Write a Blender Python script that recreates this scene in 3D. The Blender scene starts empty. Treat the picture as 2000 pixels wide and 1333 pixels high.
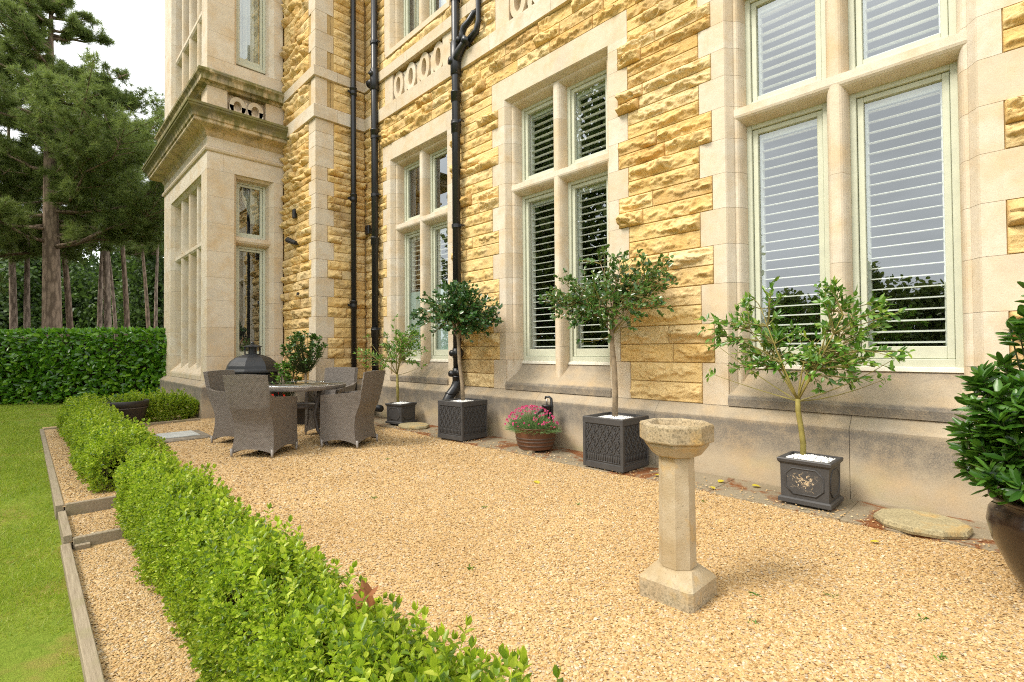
import bpy, math, random
import numpy as np
from mathutils import Matrix, Vector
R = math.radians
random.seed(7)
rng = np.random.default_rng(7)
sc = bpy.context.scene
COL = sc.collection

# ------------------------------------------------------------------ camera
CAM = bpy.data.cameras.new("camera"); cam = bpy.data.objects.new("camera", CAM); COL.objects.link(cam)
CAM.sensor_width = 36.0; CAM.lens = 974.6 * 36 / 2000; CAM.clip_start = 0.05; CAM.clip_end = 900
_y, _t, _r = R(44.41), R(.924), R(.437)
d0 = Vector((-math.cos(_y), math.sin(_y), 0)); r0 = Vector((d0.y, -d0.x, 0)); u0 = Vector((0, 0, 1))
dd = d0 * math.cos(_t) + u0 * math.sin(_t); uu = -d0 * math.sin(_t) + u0 * math.cos(_t)
cr = r0 * math.cos(_r) - uu * math.sin(_r); cu = uu * math.cos(_r) + r0 * math.sin(_r)
cam.matrix_world = Matrix(((cr.x, cu.x, -dd.x, 0), (cr.y, cu.y, -dd.y, 0), (cr.z, cu.z, -dd.z, 1.3), (0, 0, 0, 1)))
sc.camera = cam

# ------------------------------------------------------------------ sky, sun, exposure
SUN_EL, SUN_AZ = 49, 202            # azimuth measured clockwise from +Y, light comes from the garden side, slightly left
W = bpy.data.worlds.new("World"); sc.world = W; W.use_nodes = True
wt = W.node_tree; wt.nodes.clear()

def nd(t, typ, ins=None, **at):
    n = t.nodes.new(typ)
    for k, v in at.items(): setattr(n, k, v)
    for k, v in (ins or {}).items():
        s = n.inputs[k]
        if isinstance(v, bpy.types.NodeSocket): t.links.new(v, s)
        else: s.default_value = v
    return n

sky = nd(wt, 'ShaderNodeTexSky', sky_type='NISHITA', sun_disc=False, sun_elevation=R(SUN_EL), sun_rotation=R(SUN_AZ),
         air_density=1.0, dust_density=6.0, ozone_density=1.0)
hsv = nd(wt, 'ShaderNodeHueSaturation', {'Saturation': .22, 'Value': 1.0, 'Color': sky.outputs[0]})
wco = nd(wt, 'ShaderNodeTexCoord')
wmap = nd(wt, 'ShaderNodeMapping', {'Vector': wco.outputs['Generated'], 'Scale': (1, 1, 2.6)})
wno = nd(wt, 'ShaderNodeTexNoise', {'Vector': wmap.outputs[0], 'Scale': 2.6, 'Detail': 6.0, 'Roughness': .55})
wrm = nd(wt, 'ShaderNodeMapRange', {'Value': wno.outputs['Fac'], 'From Min': .35, 'From Max': .68, 'To Min': .86, 'To Max': 1.2})
wov = nd(wt, 'ShaderNodeMixRGB', {'Fac': .82, 'Color1': hsv.outputs[0], 'Color2': (12.4, 12.7, 12.8, 1)})
wml = nd(wt, 'ShaderNodeMixRGB', {'Fac': 1.0, 'Color1': wov.outputs[0], 'Color2': wrm.outputs[0]}, blend_type='MULTIPLY')
bg = nd(wt, 'ShaderNodeBackground', {'Color': wml.outputs[0], 'Strength': .112})
wt.links.new(bg.outputs[0], nd(wt, 'ShaderNodeOutputWorld').inputs[0])
SL = bpy.data.lights.new("sun", 'SUN'); SL.energy = 2.7; SL.angle = R(20); SL.color = (1, .93, .82)
sun = bpy.data.objects.new("sun", SL); COL.objects.link(sun)
sdir = Vector((math.sin(R(SUN_AZ)) * math.cos(R(SUN_EL)), math.cos(R(SUN_AZ)) * math.cos(R(SUN_EL)), math.sin(R(SUN_EL))))
sun.rotation_euler = sdir.to_track_quat('Z', 'Y').to_euler(); sun.location = (0, -10, 20)
sc.view_settings.view_transform = 'Standard'; sc.view_settings.look = 'None'
sc.view_settings.exposure = 0.62; sc.view_settings.gamma = 1.0
sc.render.engine = 'CYCLES'
sc.cycles.max_bounces = 8; sc.cycles.transparent_max_bounces = 12; sc.cycles.diffuse_bounces = 4
sc.cycles.filter_width = 1.1; sc.cycles.sample_clamp_indirect = 6.0; sc.cycles.caustics_reflective = False; sc.cycles.caustics_refractive = False
try: sc.cycles.use_denoising = False
except Exception: pass

# ------------------------------------------------------------------ mesh helpers
def fast_mesh(name, verts, facesets, uv=None, smooth=False):
    """verts (n,3); facesets = list of int arrays (m,k)"""
    me = bpy.data.meshes.new(name)
    verts = np.asarray(verts, dtype=np.float32)
    facesets = [np.asarray(f, dtype=np.int32) for f in facesets if len(f)]
    me.vertices.add(len(verts)); me.vertices.foreach_set('co', verts.ravel())
    nl = sum(f.size for f in facesets); nf = sum(len(f) for f in facesets)
    me.loops.add(nl); me.polygons.add(nf)
    me.loops.foreach_set('vertex_index', np.concatenate([f.ravel() for f in facesets]))
    tot = np.concatenate([np.full(len(f), f.shape[1], np.int32) for f in facesets])
    st = np.concatenate([[0], np.cumsum(tot)[:-1]]).astype(np.int32)
    me.polygons.foreach_set('loop_start', st)
    try: me.polygons.foreach_set('loop_total', tot)
    except Exception: pass
    if smooth: me.polygons.foreach_set('use_smooth', np.ones(nf, bool))
    me.update(calc_edges=True)
    if uv is not None:
        l = me.uv_layers.new(name='UVMap')
        idx = np.concatenate([f.ravel() for f in facesets])
        l.data.foreach_set('uv', np.asarray(uv, dtype=np.float32)[idx].ravel())
    me.validate(verbose=False)
    return me

class MB:
    """collects shapes; build() links them as ONE mesh object"""
    def __init__(s): s.v = []; s.f = []; s.uv = []; s.n = 0; s.big = []
    def add(s, vs, fs, uv=None):
        b = s.n; s.v += [tuple(p) for p in vs]; s.n += len(vs)
        s.f += [tuple(i + b for i in f) for f in fs]
        s.uv += list(uv) if uv is not None else [(0, 0)] * len(vs)
        return s
    def box(s, x0, x1, y0, y1, z0, z1, T=None):
        p = [(x0, y0, z0), (x1, y0, z0), (x1, y1, z0), (x0, y1, z0), (x0, y0, z1), (x1, y0, z1), (x1, y1, z1), (x0, y1, z1)]
        if T: p = [T(*q) for q in p]
        return s.add(p, [(3, 2, 1, 0), (4, 5, 6, 7), (0, 1, 5, 4), (1, 2, 6, 5), (2, 3, 7, 6), (3, 0, 4, 7)])
    def bbox(s, x0, x1, y0, y1, z0, z1, b=.006, T=None):
        """box with chamfered edges"""
        vs = []; idx = {}
        X = (x0, x1); Y = (y0, y1); Z = (z0, z1)
        for i in (0, 1):
            for j in (0, 1):
                for k in (0, 1):
                    sx, sy, sz = (1 - 2 * i) * b, (1 - 2 * j) * b, (1 - 2 * k) * b
                    for a, q in enumerate(((X[i], Y[j] + sy, Z[k] + sz), (X[i] + sx, Y[j], Z[k] + sz), (X[i] + sx, Y[j] + sy, Z[k]))):
                        idx[i, j, k, a] = len(vs); vs.append(T(*q) if T else q)
        f = []
        for i in (0, 1): f.append([idx[i, j, k, 0] for j, k in ((0, 0), (1, 0), (1, 1), (0, 1))])
        for j in (0, 1): f.append([idx[i, j, k, 1] for i, k in ((0, 0), (1, 0), (1, 1), (0, 1))])
        for k in (0, 1): f.append([idx[i, j, k, 2] for i, j in ((0, 0), (1, 0), (1, 1), (0, 1))])
        for i in (0, 1):
            for j in (0, 1):
                f.append([idx[i, j, 0, 0], idx[i, j, 1, 0], idx[i, j, 1, 1], idx[i, j, 0, 1]])
                f.append([idx[i, 0, j, 0], idx[i, 1, j, 0], idx[i, 1, j, 2], idx[i, 0, j, 2]])
                f.append([idx[0, i, j, 1], idx[1, i, j, 1], idx[1, i, j, 2], idx[0, i, j, 2]])
                for k in (0, 1): f.append([idx[i, j, k, 0], idx[i, j, k, 1], idx[i, j, k, 2]])
        return s.add(vs, f)
    def prism(s, poly, a, b, T):
        """polygon (p,q) extruded along third axis from a to b; T(p,q,t)->world"""
        n = len(poly)
        vs = [T(p, q, a) for p, q in poly] + [T(p, q, b) for p, q in poly]
        return s.add(vs, [tuple(range(n))[::-1], tuple(range(n, 2 * n))] + [(i, (i + 1) % n, n + (i + 1) % n, n + i) for i in range(n)])
    def tube(s, pts, r, n=8, cap=True):
        pts = [Vector(p) for p in pts]; m = len(pts)
        rr = r if hasattr(r, '__len__') else [r] * m
        vs = []; t0 = (pts[1] - pts[0]).normalized()
        ref = Vector((0, 0, 1)) if abs(t0.z) < .9 else Vector((1, 0, 0))
        nx = t0.cross(ref).normalized()
        for i in range(m):
            t = (pts[min(i + 1, m - 1)] - pts[max(i - 1, 0)]).normalized()
            nx = (nx - t * nx.dot(t)).normalized(); ny = t.cross(nx)
            for k in range(n):
                a = 2 * math.pi * k / n
                vs.append(pts[i] + (nx * math.cos(a) + ny * math.sin(a)) * rr[i])
        fs = [(i * n + k, i * n + (k + 1) % n, (i + 1) * n + (k + 1) % n, (i + 1) * n + k) for i in range(m - 1) for k in range(n)]
        if cap: fs += [tuple(range(n))[::-1], tuple(range((m - 1) * n, m * n))]
        return s.add(vs, fs)
    def lathe(s, prof, c=(0, 0, 0), n=32, ph=0., cap=True, sx=1, sy=1):
        """profile of (radius, z); ph = angle offset in radians"""
        vs = [(c[0] + sx * r * math.cos(ph + 2 * math.pi * k / n), c[1] + sy * r * math.sin(ph + 2 * math.pi * k / n), c[2] + z) for r, z in prof for k in range(n)]
        m = len(prof)
        fs = [(i * n + k, i * n + (k + 1) % n, (i + 1) * n + (k + 1) % n, (i + 1) * n + k) for i in range(m - 1) for k in range(n)]
        if cap: fs += [tuple(range(n))[::-1], tuple(range((m - 1) * n, m * n))]
        return s.add(vs, fs)
    def sweep(s, path, prof, closed=True):
        """path: list of functions p->(x,y); prof: list of (p,z)"""
        n = len(prof); vs = []
        for g in path:
            for p, z in prof:
                x, y = g(p); vs.append((x, y, z))
        fs = []
        for i in range(len(path) - 1):
            for k in range(n if closed else n - 1):
                fs.append((i * n + k, i * n + (k + 1) % n, (i + 1) * n + (k + 1) % n, (i + 1) * n + k))
        if closed: fs += [tuple(range(n))[::-1], tuple(range((len(path) - 1) * n, len(path) * n))]
        return s.add(vs, fs)
    def grid(s, fn, nu, nv, uvf=None):
        vs = []; uv = []
        for j in range(nv + 1):
            for i in range(nu + 1):
                vs.append(fn(i / nu, j / nv)); uv.append(uvf(i / nu, j / nv) if uvf else (0, 0))
        fs = [(j * (nu + 1) + i, j * (nu + 1) + i + 1, (j + 1) * (nu + 1) + i + 1, (j + 1) * (nu + 1) + i) for j in range(nv) for i in range(nu)]
        return s.add(vs, fs, uv)
    def build(s, name, mat, parent=None, smooth=False, local=False, loc=None):
        me = bpy.data.meshes.new(name)
        v = s.v
        off = None
        if parent is not None and not local: off = world_loc(parent)
        if loc is not None: off = loc
        if off is not None: v = [(p[0] - off[0], p[1] - off[1], p[2] - off[2]) for p in v]
        me.from_pydata(v, [], s.f); me.update()
        if any(u != (0, 0) for u in s.uv):
            l = me.uv_layers.new(name='UVMap')
            idx = np.zeros(len(me.loops), np.int32); me.loops.foreach_get('vertex_index', idx)
            l.data.foreach_set('uv', np.asarray(s.uv, np.float32)[idx].ravel())
        if smooth: me.polygons.foreach_set('use_smooth', np.ones(len(me.polygons), bool))
        return link(name, me, mat, parent, loc)

def world_loc(o):
    p = Vector((0, 0, 0))
    while o is not None: p += o.location; o = o.parent
    return p
def link(name, me, mat, parent=None, loc=None):
    o = bpy.data.objects.new(name, me); COL.objects.link(o)
    if mat is not None: me.materials.append(mat)
    if parent is not None: o.parent = parent
    if loc is not None: o.location = loc
    return o
def empty(name, loc, rz=0.):
    o = bpy.data.objects.new(name, None); COL.objects.link(o); o.location = loc; o.rotation_euler = (0, 0, rz); o.empty_display_size = .2
    return o
def tag(o, label=None, cat=None, group=None, kind=None):
    if label: o['label'] = label
    if cat: o['category'] = cat
    if group: o['group'] = group
    if kind: o['kind'] = kind
    return o
def thing(name, loc, label, cat, group=None, rz=0.): return tag(empty(name, loc, rz), label, cat, group)
def kids(o): return [c for c in bpy.data.objects if c.parent == o]
def copy_tree(o, parent=None):
    c = o.copy(); COL.objects.link(c)
    if parent is not None: c.parent = parent
    for ch in kids(o): copy_tree(ch, c)
    return c

# ------------------------------------------------------------------ noise
def _h(a, b, s):
    n = (a.astype(np.int64) * 374761393 + b.astype(np.int64) * 668265263 + s * 1274126177) & 0xffffffff
    n = ((n ^ (n >> 13)) * 1274126177) & 0xffffffff
    return ((n ^ (n >> 16)) & 0xffff) / 65535.
def vn(x, y, s=0):
    xi, yi = np.floor(x), np.floor(y); fx, fy = x - xi, y - yi
    fx = fx * fx * (3 - 2 * fx); fy = fy * fy * (3 - 2 * fy)
    a, b = _h(xi, yi, s), _h(xi + 1, yi, s); c, d = _h(xi, yi + 1, s), _h(xi + 1, yi + 1, s)
    return (a * (1 - fx) + b * fx) * (1 - fy) + (c * (1 - fx) + d * fx) * fy
def fbm(x, y, s=0, o=3): return sum(vn(x * 2 ** k, y * 2 ** k, s + k * 17) * .5 ** k for k in range(o)) / sum(.5 ** k for k in range(o))

# ------------------------------------------------------------------ materials
def mat(name):
    m = bpy.data.materials.new(name); m.use_nodes = True; t = m.node_tree; t.nodes.clear()
    return m, t
def ramp(t, fac, stops, interp='LINEAR'):
    n = nd(t, 'ShaderNodeValToRGB', {'Fac': fac}); n.color_ramp.interpolation = interp
    e = n.color_ramp.elements
    while len(e) < len(stops): e.new(.5)
    for q, (p, c) in zip(e, stops): q.position = p; q.color = (*c, 1)
    return n.outputs[0]
def mix(t, fac, a, b, mode='MIX'):
    ins = {'Fac': fac}
    ins['Color1'] = a if isinstance(a, bpy.types.NodeSocket) else (*a, 1)
    ins['Color2'] = b if isinstance(b, bpy.types.NodeSocket) else (*b, 1)
    return nd(t, 'ShaderNodeMixRGB', ins, blend_type=mode).outputs[0]
def noise(t, co, scale, det=4., rough=.55, dist=0.): return nd(t, 'ShaderNodeTexNoise', {'Vector': co, 'Scale': scale, 'Detail': det, 'Roughness': rough, 'Distortion': dist}).outputs['Fac']
def mrange(t, v, a, b, c=0., d=1.): return nd(t, 'ShaderNodeMapRange', {'Value': v, 'From Min': a, 'From Max': b, 'To Min': c, 'To Max': d}).outputs[0]
def math_(t, op, a, b=0.): return nd(t, 'ShaderNodeMath', {0: a, 1: b}, operation=op).outputs[0]
def bump(t, h, s=.5, d=.01, nrm=None):
    ins = {'Height': h, 'Strength': s, 'Distance': d}
    if nrm is not None: ins['Normal'] = nrm
    return nd(t, 'ShaderNodeBump', ins).outputs[0]
def finish(t, color, rough=.8, nrm=None, spec=.3, metal=0., trans=None, coat=0.):
    ins = {'Base Color': color if isinstance(color, bpy.types.NodeSocket) else (*color, 1), 'Roughness': rough, 'Specular IOR Level': spec, 'Metallic': metal}
    if nrm is not None: ins['Normal'] = nrm
    if coat: ins['Coat Weight'] = coat
    p = nd(t, 'ShaderNodeBsdfPrincipled', ins); out = p.outputs[0]
    if trans:
        tc, tf = trans
        tr = nd(t, 'ShaderNodeBsdfTranslucent', {'Color': tc if isinstance(tc, bpy.types.NodeSocket) else (*tc, 1)})
        out = nd(t, 'ShaderNodeMixShader', {0: tf, 1: out, 2: tr.outputs[0]}).outputs[0]
    t.links.new(out, nd(t, 'ShaderNodeOutputMaterial').inputs[0])
def objco(t): return nd(t, 'ShaderNodeTexCoord').outputs['Object']
def isl(t): return nd(t, 'ShaderNodeNewGeometry').outputs['Random Per Island']
def sep(t, co): return nd(t, 'ShaderNodeSeparateXYZ', {0: co}).outputs

def m_rustic():
    m, t = mat('rock_faced_sandstone'); co = objco(t); i = isl(t)
    c = ramp(t, i, [(0, (.57, .345, .115)), (.18, (.71, .465, .17)), (.4, (.78, .555, .245)), (.55, (.69, .455, .17)), (.7, (.75, .505, .195)), (.85, (.80, .60, .31)), (.94, (.64, .45, .21)), (1, (.58, .355, .12))])
    n1 = noise(t, co, 5, 5, .65); c = mix(t, mrange(t, n1, .4, .7, 0, .55), c, (.78, .60, .32))
    n3 = noise(t, co, 26, 4, .7); c = mix(t, mrange(t, n3, .54, .78, 0, .5), c, (.47, .28, .085))
    g = noise(t, co, 1.3, 4, .6); c = mix(t, mrange(t, g, .52, .72, 0, .5), c, (.36, .28, .18))
    n2 = noise(t, co, 45, 6, .7); n4 = noise(t, co, 190, 3, .7)
    b = bump(t, n4, .35, .004, bump(t, n2, .75, .016))
    finish(t, c, .92, b, .15); return m
def m_ashlar(name='dressed_stone', dirt=0., base=((.63, .545, .42), (.70, .625, .51), (.62, .515, .375), (.67, .575, .44))):
    m, t = mat(name); co = objco(t); i = isl(t)
    c = ramp(t, i, [(0, base[0]), (.35, base[1]), (.65, base[2]), (1, base[3])])
    n1 = noise(t, co, 3.2, 5, .6); c = mix(t, mrange(t, n1, .45, .72, 0, .65), c, (.58, .40, .20))
    n3 = noise(t, co, 1.7, 4, .65); c = mix(t, mrange(t, n3, .52, .74, 0, .5), c, (.45, .40, .32))
    c = mix(t, mrange(t, noise(t, co, 14, 5, .7), .35, .7, 0, .28), c, (.42, .33, .22))
    sp = noise(t, co, 120, 3, .65); c = mix(t, mrange(t, sp, .56, .72, 0, .5), c, (.33, .25, .16))
    if dirt:
        z = sep(t, co)[2]
        mp = nd(t, 'ShaderNodeMapping', {'Vector': co, 'Scale': (1.0, 1.0, 2.2)}).outputs[0]
        g = noise(t, mp, 1.6, 6, .65, .3)
        band = nd(t, 'ShaderNodeValToRGB', {'Fac': mrange(t, z, 0, 1.2)})
        e = band.color_ramp.elements; e[0].position = 0; e[0].color = (.22, .22, .22, 1); e[1].position = .16; e[1].color = (.1, .1, .1, 1)
        for p, v in ((.30, .65), (.47, 1.), (.515, .35), (.58, .3), (.60, .85), (.672, .9), (.69, .25), (.82, .35), (.94, .95), (1.0, .0)):
            q = e.new(p); q.color = (v, v, v, 1)
        w = math_(t, 'MULTIPLY', mrange(t, g, .17, .48, .15, 1.), band.outputs[0])
        w = math_(t, 'MULTIPLY', w, mrange(t, noise(t, co, 120, 4, .75), .30, .62, .45, 1.25)); w = math_(t, 'MULTIPLY', w, mrange(t, noise(t, co, 9, 5, .7), .3, .6, .55, 1.1))
        c = mix(t, math_(t, 'MINIMUM', math_(t, 'MULTIPLY', w, dirt), .9), c, (.145, .132, .116))
        gr = noise(t, mp, 2.3, 5, .6)
        c = mix(t, math_(t, 'MULTIPLY', mrange(t, gr, .5, .7, 0, .5), mrange(t, z, .35, .0)), c, (.34, .31, .13))
    n2 = noise(t, co, 70, 5, .7); pit = nd(t, 'ShaderNodeTexVoronoi', {'Vector': co, 'Scale': 95.}).outputs['Distance']
    pm = math_(t, 'MULTIPLY', mrange(t, pit, .0, .28, 1, 0), mrange(t, noise(t, co, 4, 3), .52, .62))
    if dirt: c = mix(t, math_(t, 'MULTIPLY', pm, .7), c, (.08, .065, .05))
    b = bump(t, pm, -.6, .006, bump(t, n2, .3, .006))
    finish(t, c, .88, b, .2); return m
def m_mossy():
    m, t = mat('mossy_cornice_stone'); co = objco(t); i = isl(t)
    c = ramp(t, i, [(0, (.50, .41, .27)), (1, (.58, .47, .31))])
    n1 = noise(t, co, 4, 5, .6); c = mix(t, mrange(t, n1, .4, .7, 0, .7), c, (.55, .38, .18))
    geo = nd(t, 'ShaderNodeNewGeometry'); z = sep(t, co)[2]
    mp = nd(t, 'ShaderNodeMapping', {'Vector': co, 'Scale': (3.5, 3.5, .8)}).outputs[0]
    g = noise(t, mp, 2.2, 5, .65)
    zz = math_(t, 'ADD', mrange(t, z, 5.72, 5.98, -.35, .5), 0.)
    zu = mrange(t, z, 6.72, 6.86, -.5, .3)
    zz = math_(t, 'MAXIMUM', math_(t, 'MULTIPLY', zz, math_(t, 'LESS_THAN', z, 6.45)), zu)
    k = math_(t, 'ADD', zz, mrange(t, g, .3, .7, -.25, .55))
    c = mix(t, mrange(t, k, -.12, .30, 0, .95), c, mix(t, noise(t, co, 9, 3), (.10, .10, .028), (.22, .195, .075)))
    c = mix(t, mrange(t, noise(t, co, 2.6, 4), .5, .65, 0, .5), c, (.17, .15, .12))
    finish(t, c, .92, bump(t, noise(t, co, 60, 5, .7), .4, .008), .15); return m
def m_plain(name, col, rough=.6, spec=.4, bs=0, bd=.002, metal=0., var=.12, vs=9., coat=0.):
    m, t = mat(name); co = objco(t)
    n = noise(t, co, vs, 5, .6)
    c = mix(t, mrange(t, n, .3, .7), tuple(x * (1 - var) for x in col), tuple(min(1, x * (1 + var)) for x in col))
    b = bump(t, noise(t, co, bs, 4, .6), .4, bd) if bs else None
    finish(t, c, rough, b, spec, metal, coat=coat); return m
def m_leaf(name, cols, rough=.42, trf=.3, trc=None, spec=.4):
    m, t = mat(name); i = isl(t); c = ramp(t, i, [(k / (len(cols) - 1), q) for k, q in enumerate(cols)])
    co = objco(t); c = mix(t, mrange(t, noise(t, co, 2.2, 3), .35, .65, 0, .35), c, tuple(x * .6 for x in cols[0]))
    finish(t, c, rough, None, spec, trans=(trc or tuple(min(1, x * 1.5) for x in cols[len(cols) // 2]), trf)); return m
def m_glass():
    m, t = mat('window_glass'); co = objco(t)
    lw = nd(t, 'ShaderNodeLayerWeight', {'Blend': .5}).outputs['Facing']; fr = math_(t, 'ADD', math_(t, 'MULTIPLY', math_(t, 'POWER', lw, 4.), .7), .21)
    g = nd(t, 'ShaderNodeBsdfGlossy', {'Color': (.92, .97, 1, 1), 'Roughness': .003})
    tr = nd(t, 'ShaderNodeBsdfTransparent', {'Color': (.93, .96, .94, 1)})
    t.links.new(nd(t, 'ShaderNodeMixShader', {0: fr, 1: tr.outputs[0], 2: g.outputs[0]}).outputs[0], nd(t, 'ShaderNodeOutputMaterial').inputs[0]); return m
def m_gravel():
    m, t = mat('golden_gravel'); co = objco(t)
    wp = nd(t, 'ShaderNodeVectorMath', {0: co, 1: nd(t, 'ShaderNodeVectorMath', {0: nd(t, 'ShaderNodeTexNoise', {'Vector': co, 'Scale': 60., 'Detail': 1.}).outputs['Color'], 1: (.006, .006, .006)}, operation='MULTIPLY').outputs[0]}, operation='ADD').outputs[0]
    v = nd(t, 'ShaderNodeTexVoronoi', {'Vector': wp, 'Scale': 118., 'Randomness': 1.})
    r = sep(t, v.outputs['Color'])[0]; r2 = sep(t, v.outputs['Color'])[1]
    c = ramp(t, r, GRAVEL)
    c = mix(t, mrange(t, noise(t, co, .9, 5, .6), .42, .7, 0, .5), c, (.36, .22, .085))
    c = mix(t, math_(t, 'MULTIPLY', r2, .25), c, (.50, .36, .20))
    dist = v.outputs['Distance']
    c = mix(t, mrange(t, dist, .0055, .0085, 0, .0), c, (.1, .07, .03))
    b = bump(t, dist, -.9, .9)
    b = bump(t, noise(t, co, 9, 4), .5, .02, b)
    finish(t, c, .78, b, .3); return m
GRAVEL = [(0, (.24, .135, .05)), (.10, (.38, .225, .082)), (.25, (.48, .305, .12)), (.42, (.53, .355, .155)), (.58, (.55, .385, .19)), (.72, (.46, .295, .125)), (.83, (.61, .465, .27)), (.9, (.32, .25, .175)), (.97, (.67, .55, .38)), (1, (.54, .365, .17))]
def m_pebble():
    m, t = mat('gravel_stones'); i = isl(t); co = objco(t); c = ramp(t, i, GRAVEL); c = mix(t, mrange(t, noise(t, co, .9, 5, .6), .45, .7, 0, .38), c, (.36, .22, .085)); finish(t, c, .75, None, .3); return m
def m_lawn():
    m, t = mat('lawn_turf'); co = objco(t)
    c = mix(t, mrange(t, noise(t, co, 1.6, 6, .68), .40, .60), (.16, .245, .022), (.285, .325, .046))
    c = mix(t, mrange(t, noise(t, co, 38, 5, .75), .42, .62), c, (.25, .33, .04))
    c = mix(t, mrange(t, noise(t, co, 1.9, 5, .7), .50, .64, 0, .8), c, (.36, .27, .08))
    finish(t, c, .85, bump(t, noise(t, co, 120, 4, .75), .8, .03), .1); return m
def m_weave():
    m, t = mat('rattan_weave'); uv = nd(t, 'ShaderNodeTexCoord').outputs['UV']
    br = nd(t, 'ShaderNodeTexBrick', {'Vector': uv, 'Color1': (.20, .17, .14, 1), 'Color2': (.31, .27, .225, 1), 'Mortar': (.06, .048, .038, 1), 'Scale': 1., 'Mortar Size': .0024, 'Mortar Smooth': .6, 'Bias': .0, 'Brick Width': .028, 'Row Height': .0105})
    br.offset = .5; br.squash = 1.
    sx = sep(t, uv); w = nd(t, 'ShaderNodeMath', {0: math_(t, 'MULTIPLY', sx[1], 2 * math.pi / .0125)}, operation='SINE').outputs[0]
    c = mix(t, mrange(t, noise(t, uv, 14, 3), .3, .7, 0, .4), br.outputs[0], (.22, .18, .15))
    finish(t, c, .5, bump(t, math_(t, 'SUBTRACT', 1., br.outputs['Fac']), .9, .006), .35); return m
def m_bark(name='pine_bark', a=(.22, .155, .105), b=(.37, .275, .20)):
    m, t = mat(name); co = objco(t)
    mp = nd(t, 'ShaderNodeMapping', {'Vector': co, 'Scale': (1, 1, .28)}).outputs[0]
    v = nd(t, 'ShaderNodeTexVoronoi', {'Vector': mp, 'Scale': 11.}).outputs['Distance']; n = noise(t, mp, 7, 5, .65)
    c = mix(t, n, a, b); c = mix(t, mrange(t, v, .35, .7, 0, .7), c, tuple(x * .35 for x in a))
    finish(t, c, .95, bump(t, v, -.8, .06), .1); return m
def m_wood():
    m, t = mat('weathered_timber'); co = objco(t)
    mp = nd(t, 'ShaderNodeMapping', {'Vector': co, 'Scale': (2.0, 30, 30)}).outputs[0]
    n = noise(t, mp, 2.2, 6, .7); c = mix(t, n, (.12, .085, .05), (.46, .385, .27)); c = mix(t, mrange(t, noise(t, co, 5, 3), .5, .7, 0, .5), c, (.22, .2, .09))
    finish(t, c, .9, bump(t, n, .5, .01), .15); return m
def m_slab():
    m, t = mat('stained_paving'); co = objco(t)
    c = mix(t, noise(t, co, 3, 5, .65), (.17, .135, .085), (.34, .28, .19))
    k = noise(t, co, 2.1, 6, .68, .6); c = mix(t, mrange(t, k, .495, .56, 0, .95), c, mix(t, noise(t, co, 30, 3), (.10, .028, .008), (.26, .09, .022)))
    c = mix(t, mrange(t, noise(t, co, 6, 5, .7), .58, .68, 0, .7), c, (.12, .10, .055))
    c = mix(t, mrange(t, noise(t, co, 140, 2), .6, .7, 0, .6), c, (.52, .42, .28))
    finish(t, c, .9, bump(t, noise(t, co, 30, 6, .7), .6, .015), .2); return m
def m_lichen(name, base=(.36, .27, .15), hi=(.47, .39, .265)):
    m, t = mat(name); co = objco(t)
    c = mix(t, mrange(t, noise(t, co, 5, 5, .6), .35, .65), base, hi)
    c = mix(t, mrange(t, noise(t, co, 7, 4), .56, .7, 0, .7), c, (.52, .32, .10))
    z = sep(t, co)[2]
    k = noise(t, co, 75, 6, .85); zone = math_(t, 'MAXIMUM', mrange(t, z, .15, .03, 0, 1), mrange(t, z, .79, .83, 0, 1))
    c = mix(t, math_(t, 'MULTIPLY', mrange(t, k, .47, .60, 0, .75), zone), c, (.09, .075, .045))
    c = mix(t, mrange(t, noise(t, co, 3.2, 5), .55, .72, 0, .4), c, (.28, .25, .15))
    c = mix(t, mrange(t, noise(t, co, 60, 3, .7), .62, .7, 0, .45), c, (.13, .1, .06))
    finish(t, c, .92, bump(t, noise(t, co, 110, 5, .7), .5, .006), .15); return m
def m_lead(name='lead_grey_planter', chip=0.):
    m, t = mat(name); co = objco(t)
    c = mix(t, noise(t, co, 12, 5, .6), (.034, .032, .031), (.072, .068, .065))
    geo = nd(t, 'ShaderNodeNewGeometry').outputs['Pointiness']
    c = mix(t, mrange(t, noise(t, co, 30, 5, .75), .62, .72, 0, .35), c, (.22, .2, .18))
    if chip:
        s = sep(t, co)
        r = math_(t, 'ADD', math_(t, 'MULTIPLY', math_(t, 'MULTIPLY', s[0], s[0]), 30.), math_(t, 'MULTIPLY', math_(t, 'POWER', math_(t, 'SUBTRACT', s[2], .2), 2.), 60.))
        k = math_(t, 'SUBTRACT', noise(t, co, 30, 8, .8, 1.2), math_(t, 'MULTIPLY', r, .22))
        c = mix(t, mrange(t, k, .505, .53, 0, 1.), c, mix(t, noise(t, co, 8, 2), (.62, .53, .41), (.50, .34, .15)))
    finish(t, c, .55, bump(t, noise(t, co, 80, 3), .15, .002), .45); return m

RUSTIC = m_rustic(); ASHLAR = m_ashlar(); STAINED = m_ashlar('weathered_plinth_stone', 1.0, ((.45, .375, .265), (.52, .44, .33), (.45, .36, .24), (.50, .415, .29))); MOSSY = m_mossy()
MORTAR = m_plain('lime_mortar', (.47, .33, .15), .95, .1, 60, .004)
PAINT = m_plain('sage_paint', (.53, .54, .42), .5, .4, 40, .001, var=.06)
PAINTIN = m_plain('shutter_paint', (.78, .79, .73), .5, .4, var=.04)
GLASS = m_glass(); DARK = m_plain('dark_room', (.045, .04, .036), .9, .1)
CAST = m_plain('black_pipe_paint', (.010, .0105, .012), .38, .5, 30, .001)
PUTTY = m_plain('white_sill_paint', (.64, .60, .50), .7, .3, 50, .003)
GRAV = m_gravel(); PEB = m_pebble(); LAWN = m_lawn(); WEAVE = m_weave(); BARK = m_bark(); WOOD = m_wood(); SLAB = m_slab()
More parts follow.
